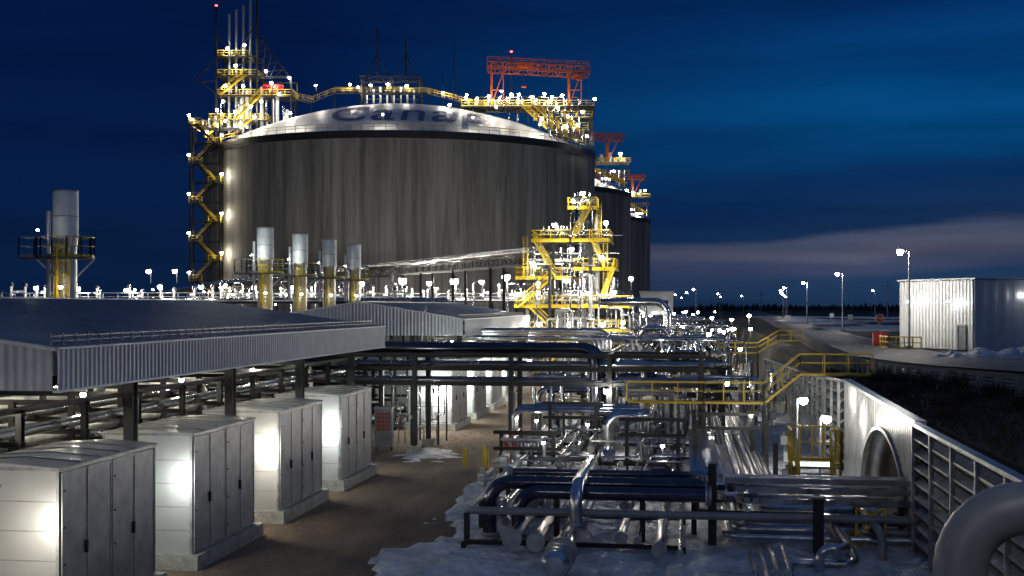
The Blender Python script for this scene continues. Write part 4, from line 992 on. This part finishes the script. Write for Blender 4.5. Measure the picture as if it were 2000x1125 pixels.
b.truss(T(13,-15.5,47.3),T(39.5,-15.5,47.3),(0,0,1.1),.16,BLACK,18)
b.make('deck',t)
b=MB()
for (x0,x1,bb,wd,z) in((13,39.5,-12,7,48.6),(28,39,-15,5,46.1),(31,38,-18,4,43.5)):
    b.rail(T(x0,bb-wd/2,z),T(x1,bb-wd/2,z),th=.1,step=1.6);b.rail(T(x0,bb-wd/2,z),T(x0,bb+wd/2,z),th=.1);b.rail(T(x1,bb-wd/2,z),T(x1,bb+wd/2,z),th=.1)
for (xa,za,xb,zb,bb) in((25,48.5,30,43.8,-16.2),(30,43.8,36,41,-19),(27,48.5,34,42.6,-17.6),(33,46,37,42,-19.4)):
    for o_ in(0,-1.1): b.bar(T(xa,bb+o_,za),T(xb,bb+o_,zb),.12,YEL,.26);b.bar(T(xa,bb+o_,za+1.1),T(xb,bb+o_,zb+1.1),.1,YEL);b.bar(T(xa,bb+o_,za+.6),T(xb,bb+o_,zb+.6),.08,YEL)
b.make('railing',t)
b=MB()
for k in range(34):
    a=random.uniform(14,37);bb=random.uniform(-15,-11);z=48.5 if k<22 else 46;h=random.uniform(.8,2.2)
    b.cyl(T(a,bb,z),T(a,bb,z+h),random.choice([.1,.2,.32]),random.choice([SILVER,WHITE]),10);b.sphere(T(a,bb,z+h),.22,WHITE,8,4)
for k in range(7): b.tube([T(16+k*3,-14,48.9),T(16+k*3,-14,50.6),T(18.5+k*3,-14,50.6),T(18.5+k*3,-14,48.6)],.2,SILVER,.5,8)
for k in range(6): a=30+k*1.2;b.tube([T(a,-17,48),T(a,-19,47),T(a+.6,-21,41)],.2,SILVER,.5,8)
b.make('pump_equipment',t)
for (a,bb,z,W) in[(14,-16,50,200),(18.5,-16.2,50.3,220),(23,-16.2,50.7,260),(27,-16.3,50.2,260),(29.5,-16.3,50.8,220),(24.5,-12,51.4,0),(32,-17,48,200),(34,-19,46,220),(29,-18.5,45.5,160),(36,-19.6,44.2,220),(37.8,-18,42.2,260),(39.6,-14,50.2,0),(20,-18,48,0),(11,-20,48,120),(33.5,-20,44,0),(36.8,-20.5,46.6,0),(31,-17,50,0),(21,-13,52,0),(33,-16.2,50.5,0)]:
    flood(T(a,bb-.4,z),W*1.5,.29,col=(1,.9,.72))
b=MB();b.cyl(T(23,-9,51),T(23,-9,60.5),.16,BLACK,8);b.make('lightning_mast',label='thin black lightning mast with red beacon',cat='mast',group='lightning masts');flood(T(23,-9,60.7),0,.25,red=True)
for ang in(-48,-24,0,24,46):
    a=40.6*math.sin(math.radians(ang));bb=-40.6*math.cos(math.radians(ang));flood(T(a*.97,bb*.97,43.2),420,.16)
for (a,bb,z) in((-17,-8,54),(-10,-8,54.2),(9,-8,52.6),(14,-12,51.4),(-20,-20,46.5)): flood(T(a,bb,z),500,.22)
for (cx,cy,k) in((-55.8,345.5,0),(-53.5,452.8,1)):
    def Q(a,bb,z): return V((cx+a*cs-bb*sn,cy+a*sn+bb*cs,z))
    t=thing('roof_platform',Q(28,-12,40),'lit pump platform with yellow stairs on tank roof','platform')
    b=MB();b.bar(Q(18,-12,48),Q(39,-12,48),7,GRATE,.2)
    for a in(19,28,38): b.bar(Q(a,-14,41),Q(a,-14,48),.3,BLACK)
    b.make('deck',t)
    b=MB();b.rail(Q(18,-15.5,48.1),Q(39,-15.5,48.1),th=.16,step=2);b.rail(Q(24,-18,44.5),Q(38.5,-18,44.5),th=.16,step=2)
    for o_ in(0,1): b.bar(Q(26,-16-o_,48),Q(37,-20-o_,41.5),.2,YEL,.5);b.bar(Q(30,-16-o_,46),Q(38,-18-o_,42),.2,YEL,.5)
    b.make('railing',t)
    b=MB()
    for q in range(16): a=random.uniform(20,38);h=random.uniform(1,3);b.cyl(Q(a,-13,48),Q(a,-13,48+h),.5,WHITE,8)
    for q in range(8): a=random.uniform(28,38);b.cyl(Q(a,-18,41),Q(a,-18,46),.3,SILVER,8)
    b.make('pump_equipment',t)
    t=thing('gantry_crane',Q(27,-12,48),'orange lattice gantry crane on a tank roof','crane')
    b=MB()
    for a in(20,33):
        for bb in(-14,-9): b.bar(Q(a,bb,48),Q(a,bb,55),.45,ORANGE)
        b.bar(Q(a,-14,48.5),Q(a+3,-14,54.5),.3,ORANGE)
    for bb in(-14,-9): b.truss(Q(19,bb,55.2),Q(37.5,bb,54.6),(0,0,1.4),.34,ORANGE,10)
    b.make('gantry_frame',t)
    for q in range(13):
        a=random.uniform(22,39);flood(Q(a,-16.5,random.choice([42,43.5,45.5,49.5,50.3])),220 if q%3==0 else 0,.36,col=(1,.9,.72))
# ---------------------------------------------------------------- warehouse
A=V((25.4,113.7,5));u1=V((-.436,.9,0));u2=V((.9,.436,0));Lw=11;Lr=34;H=6.3
t=thing('warehouse',A,'plain white metal-clad warehouse with flat roofline','building')
def cor(b,p,d,L_,z0,z1,out,mat,pitch=.2):
    n=int(L_/pitch);vs=[]
    for i in range(n+1):
        q=p+d*(L_*i/n)+out*(.03 if (i//2)%2 else 0);vs+=[(q.x,q.y,z0),(q.x,q.y,z1)]
    b.add(vs,[(2*i,2*i+2,2*i+3,2*i+1) for i in range(n)],mat)
b=MB();cor(b,A,u1,Lw,5,5+H,-u2,BLDG,.12);cor(b,A,u2,Lr,5,5+H,-u1,BLDG,.3)
p1=A+u1*Lw;p2=p1+u2*Lr;p3=A+u2*Lr
b.add([p1,p2,p2+V((0,0,H)),p1+V((0,0,H))],[(0,1,2,3)],BLDG);b.add([p3,p2,p2+V((0,0,H)),p3+V((0,0,H))],[(0,1,2,3)],BLDG)
for zq in(2.1,4.2): b.bar(A+V((0,0,zq))-u2*.04,p1+V((0,0,zq))-u2*.04,.02,BLDG,.05)
b.make('wall',t)
b=MB();z=V((0,0,H+.05));q4=[A+z-u1*.2-u2*.2,p1+z+u1*.2-u2*.2,p2+z+u1*.2+u2*.2,p3+z-u1*.2+u2*.2]
b.add(q4+[v+V((0,0,.14)) for v in q4],[(0,1,2,3),(7,6,5,4),(0,4,5,1),(1,5,6,2),(2,6,7,3),(3,7,4,0)],CORR)
b.make('roof',t)
b=MB();b.add([A+u1*1.2-u2*.08,A+u1*2.2-u2*.08,A+u1*2.2-u2*.08+V((0,0,2.2)),A+u1*1.2-u2*.08+V((0,0,2.2))],[(0,1,2,3)],GREYP)
for a_,c_ in((u1*1.15,u1*1.15+V((0,0,2.3))),(u1*2.25,u1*2.25+V((0,0,2.3))),(u1*1.1+V((0,0,2.27)),u1*2.3+V((0,0,2.27)))): b.bar(A+a_-u2*.1,A+c_-u2*.1,.08,SILVER2)
b.make('door',t)
b=MB();p=A+u1*.1-u2*.12;b.bar(p,p+V((0,0,H)),.14,SILVER2);b.make('downpipe',t)
for k in(2.5,8.5):
    p=A+u1*k-u2*.9+V((0,0,4.4));flood(p,45,.1,col=(.85,.9,1))
flood(A+u2*6-u1*1.2+V((0,0,5.0)),34,.08,col=(.85,.9,1))  # added lamp to brighten this wall, standing in for street lamp light
b=MB();b.rail((18.7,118.6,5),(21.3,116.6,5),th=.1,step=.9);b.rail((18.7,118.6,5),(18.4,121.5,5),th=.1,step=.9);b.make('guard_barrier',label='yellow pipe barrier beside the warehouse',cat='barrier')
for (x,y) in((18.9,127),(20.1,130)):
    b=MB();b.box(x-.35,x+.35,y-.3,y+.3,5.1,6.2,RED);b.box(x-.4,x+.4,y-.35,y+.35,6.2,6.3,RED);b.box(x-.3,x+.3,y-.25,y+.25,5,5.1,BLACK);b.box(x-.28,x+.28,y-.32,y-.3,5.25,6.05,DRED);b.make('fire_box',label='red fire equipment box beside the road',cat='box',group='red fire boxes')
sl=None
def street(x,y,h,lit=260):
    global sl
    if sl is None:
        t=thing('street_lamp',(x,y,5),'tall steel street lamp with lit head beside the road','street lamp','street lamps along the road')
        b=MB();b.cyl((x,y,5),(x,y,5+h),.12,SILVER2,12,.07);b.box(x-.3,x+.3,y-.3,y+.3,5,5.3,CONC);b.bar((x,y,5+h-.05),(x-.75,y,5+h+.1),.09,SILVER2);b.make('pole',t)
        b=MB();b.box(x-1.15,x-.5,y-.2,y+.2,5+h+.14,5+h+.3,SILVER2);b.cyl((x-.8,y,5+h+.3),(x-.8,y,5+h+.4),.12,SILVER2,8);b.make('lamp_head',t)
        b=MB();b.sphere((x-.82,y,5+h-.05),.3,LENS,10,6);b.make('lens',t);sl=t
    else: copyt(sl,(x,y,5))
    if lit: light((x-.82,y,5+h-.12),lit,.32,(1,.93,.8))
street(20.4,117.5,9,2600);street(24.3,198,9,2600);street(26.3,276,9,2600)
for (x,y) in((27.6,347),(31,405),(36,470),(42,540),(48,610),(29,640),(56,700)): street(x,y,9,2600 if y<500 else 0)
for (x,y) in((62,420),(3,380),(1,470),(-4,560),(-14,610),(14,520),(20,700),(-2,760)): street(x,y,9,0)
for k in range(60): flood((random.uniform(-18,9),random.uniform(150,420),random.uniform(3.5,7.5)),0,.26)
for p,W in [((-4.6,72.2,4.0),450),((1.9,105,6.6),350),((-2,100,6.4),330),((7.2,141,6.4),300),((6.4,128,8),400),((3.4,165,7.4),600),((-8,170,8),600),((0,215,8),700),((-8,235,7),600),((-14,110,4),380),((-9.9,90,3),280),((-6,118,7.4),380),((-12,125,6),380),((3,93,3.2),240),((-6.5,84,3.2),260),((4,152,6),400),((-3,185,7),600),((-5,63,2.9),200),((3.4,66,3.2),200),((-6.6,57,2.6),110),((-1.0,53,3.0),140),((-8.5,70,2.4),170)]:
    flood(p,W,.2 if p[1]>70 else .08)
# unseen lamps added out of frame to light the foreground pipes
flood((-9,3,14),1700,.2);flood((7,16,13.5),900,.2)
gp=spl([(22,44),(18.2,50),(14.7,56.6),(12,65),(10.9,74),(11.2,90),(12,115),(13.2,145),(15,180),(17,230)],6)
pm=None
def guard(gp,label):
    global pm
    t=thing('guard_rail',(gp[0].x,gp[0].y,5),label,'guard rail','guard rails along the road');b=MB()
    for i in range(len(gp)-1):
        p=gp[i];q=gp[i+1]
        d=(q-p).normalized();nn=V((d.y,-d.x,0));prof=[(.46,.0),(.54,-.07),(.62,.0),(.70,-.07),(.78,.0)]
        vs=[p+V((0,0,4.95+z))+nn*(-o_) for z,o_ in prof]+[q+V((0,0,4.95+z))+nn*(-o_) for z,o_ in prof]
        b.add(vs,[(k,k+1,k+6,k+5) for k in range(4)],SILVER2)
        vs2=[v+nn*.02 for v in vs];b.add(vs2,[(k,k+5,k+6,k+1) for k in range(4)],SILVER2)
    b.make('beam',t)
    if pm is None:
        q_=MB();q_.box(-.11,.11,-.12,.12,-.3,.8,WOOD);q_.box(-.09,.09,.12,.2,.5,.74,WOOD);po=q_.make('post',origin=(0,0,0));pm=po.data;bpy.data.objects.remove(po)
    cnt=0
    for i in range(len(gp)-1):
        L_=(gp[i+1]-gp[i]).length;n=max(1,round(L_/2.1));d=(gp[i+1]-gp[i]).normalized();nn=V((d.y,-d.x,0))
        for k in range(n):
            if cnt>=98: break
            c=gp[i].lerp(gp[i+1],k/n)-nn*.24+V((0,0,5));o=bpy.data.objects.new('post',pm);COL.objects.link(o);o.parent=t;o.location=c-t.location;o.rotation_euler=(0,0,math.atan2(d.y,d.x));cnt+=1
guard(gp,'galvanised w-beam guard rail on posts along the bank')
guard(spl([(60,60),(44,61.5),(33,64.5)],4),'galvanised w-beam guard rail beside the road')
def sign(x,y,kind):
    t=thing('road_sign',(x,y,5),'red octagonal stop sign on a post' if kind=='stop' else 'small white road sign on a post','road sign')
    b=MB();b.bar((x,y,5),(x,y,7.4),.09,WOOD);b.make('post',t)
    b=MB()
    if kind=='stop':
        b.cyl((x,y-.06,7.4),(x,y-.1,7.4),.56,WHITE,8);b.cyl((x,y-.101,7.4),(x,y-.12,7.4),.5,RED,8);b.make('sign_plate',t)
        cu=bpy.data.curves.new('s','FONT');cu.body='STOP';cu.size=.38;cu.align_x='CENTER';cu.align_y='CENTER'
        o_=bpy.data.objects.new('s',cu);COL.objects.link(o_);bpy.context.view_layer.update()
        m_=bpy.data.meshes.new_from_object(o_.evaluated_get(bpy.context.evaluated_depsgraph_get()));bpy.data.objects.remove(o_)
        m_.materials.clear();m_.materials.append(WHITE);o2=bpy.data.objects.new('sign_lettering',m_);COL.objects.link(o2);o2.parent=t;o2.location=(0,-.13,2.4);o2.rotation_euler=(math.pi/2,0,0)
    else: b.box(x-.35,x+.35,y-.1,y-.06,7,7.7,WHITE);b.make('sign_plate',t)
sign(24.2,160,'stop');sign(24.6,215,'w');sign(13.5,168,'w');sign(23.8,185,'w')
def shrub(x,y,z,s):
    b=MB()
    for k in range(90):
        a=random.random()*6.28;r_=random.random()*.6*s;h=random.uniform(.4,1.0)*s
        p=V((x+.15*math.cos(a),y+.15*math.sin(a),z));q=p+V((math.cos(a)*r_,math.sin(a)*r_,h*.6));e=q+V((random.uniform(-.3,.3),random.uniform(-.3,.3),h*.5))
        b.bar(p,q,.03,TWIG);b.bar(q,e,.018,TWIG);b.bar(q,q+V((random.uniform(-.3,.3),random.uniform(-.3,.3),.2)),.015,TWIG)
    b.make('shrub',label='bare twiggy shrub on the dark bank',cat='shrub',group='bare shrubs')
for (x,y,s) in((12.5,60,1.0),(11.6,62.5,.9),(15.2,53,1.1),(10.4,68,.8),(13.5,57,.7),(9.6,58,.6),(16.8,50,1.1),(10,50,.6),(11.5,54,.7),(13,50,.8),(10.6,64,.8),(9.4,46,.5)): shrub(x,y,4.88,s)
b=MB()
for k in range(9000):
    x=random.uniform(8.5,20);y=random.uniform(29,80)
    if x>22-(y-44)*.35 and y<74 or x>10.6 and y>74: continue
    h=random.uniform(.05,.3);a=random.random()*6.28;c=V((x,y,4.9));d=V((math.cos(a)*.06,math.sin(a)*.06,0));b.add([c-d,c+d,c+V((random.uniform(-.1,.1),random.uniform(-.1,.1),h))],[(0,1,2)],TWIG)
b.make('dry_grass',label='short dry grass and heath tufts',cat='grass',kind='stuff')
b=MB();rr=random.Random(3)
for k in range(4500):
    x=rr.uniform(-16,-8.5);y=rr.uniform(34,90);s_=rr.uniform(.015,.05);c=V((x,y,.0));b.add([c+V((-s_,-s_,0)),c+V((s_,-s_*.6,0)),c+V((s_*.8,s_,0)),c+V((-s_,s_*.7,0)),c+V((0,0,s_))],[(0,1,4),(1,2,4),(2,3,4),(3,0,4)],STONE)
b.make('gravel_stones',label='loose stones scattered on the gravel road',cat='gravel',kind='stuff')
b=MB()
for k in range(420):
    x=rr.uniform(-30,330);y=rr.uniform(820,1000);h=rr.uniform(3,6);z=4.5 if x>8 else 0
    for q in range(3):
        zq=z+h*(.25+q*.25);w_=h*.28*(1-q*.25);vs=[V((x+w_*math.cos(i*1.2566+q),y+w_*math.sin(i*1.2566+q),zq+rr.uniform(-.3,.3))) for i in range(5)]+[V((x,y,zq+h*.4))]
        b.add(vs,[(i,(i+1)%5,5) for i in range(5)],SOIL)
b.make('distant_treeline',label='dark line of low conifers on the horizon',cat='trees',kind='stuff')
for (x,y) in((66,420),(120,700),(38,640),(16,600)):
    b=MB();b.bar((x,y,4),(x,y,17),.3,WOOD);b.bar((x-2.4,y,15.5),(x+2.4,y,15.5),.2,WOOD);b.bar((x-2,y,14),(x+2,y,14),.2,WOOD);b.make('utility_pole',label='wooden utility pole with two crossarms',cat='utility pole',group='distant utility poles')
t=thing('site_building',(-9,380,0),'small pale flat-roofed site building','building')
b=MB();b.box(-14,-4,380,392,0,13,BLDG);b.make('wall',t);b=MB();b.box(-14.3,-3.7,379.7,392.3,13,13.5,CORR);b.make('roof',t)
for k in range(3):
    b=MB();b.box(-13+k*3,-11.4+k*3,379.93,380,9,10.6,BLACK);b.make('window',t)
print('objects',len(bpy.data.objects))
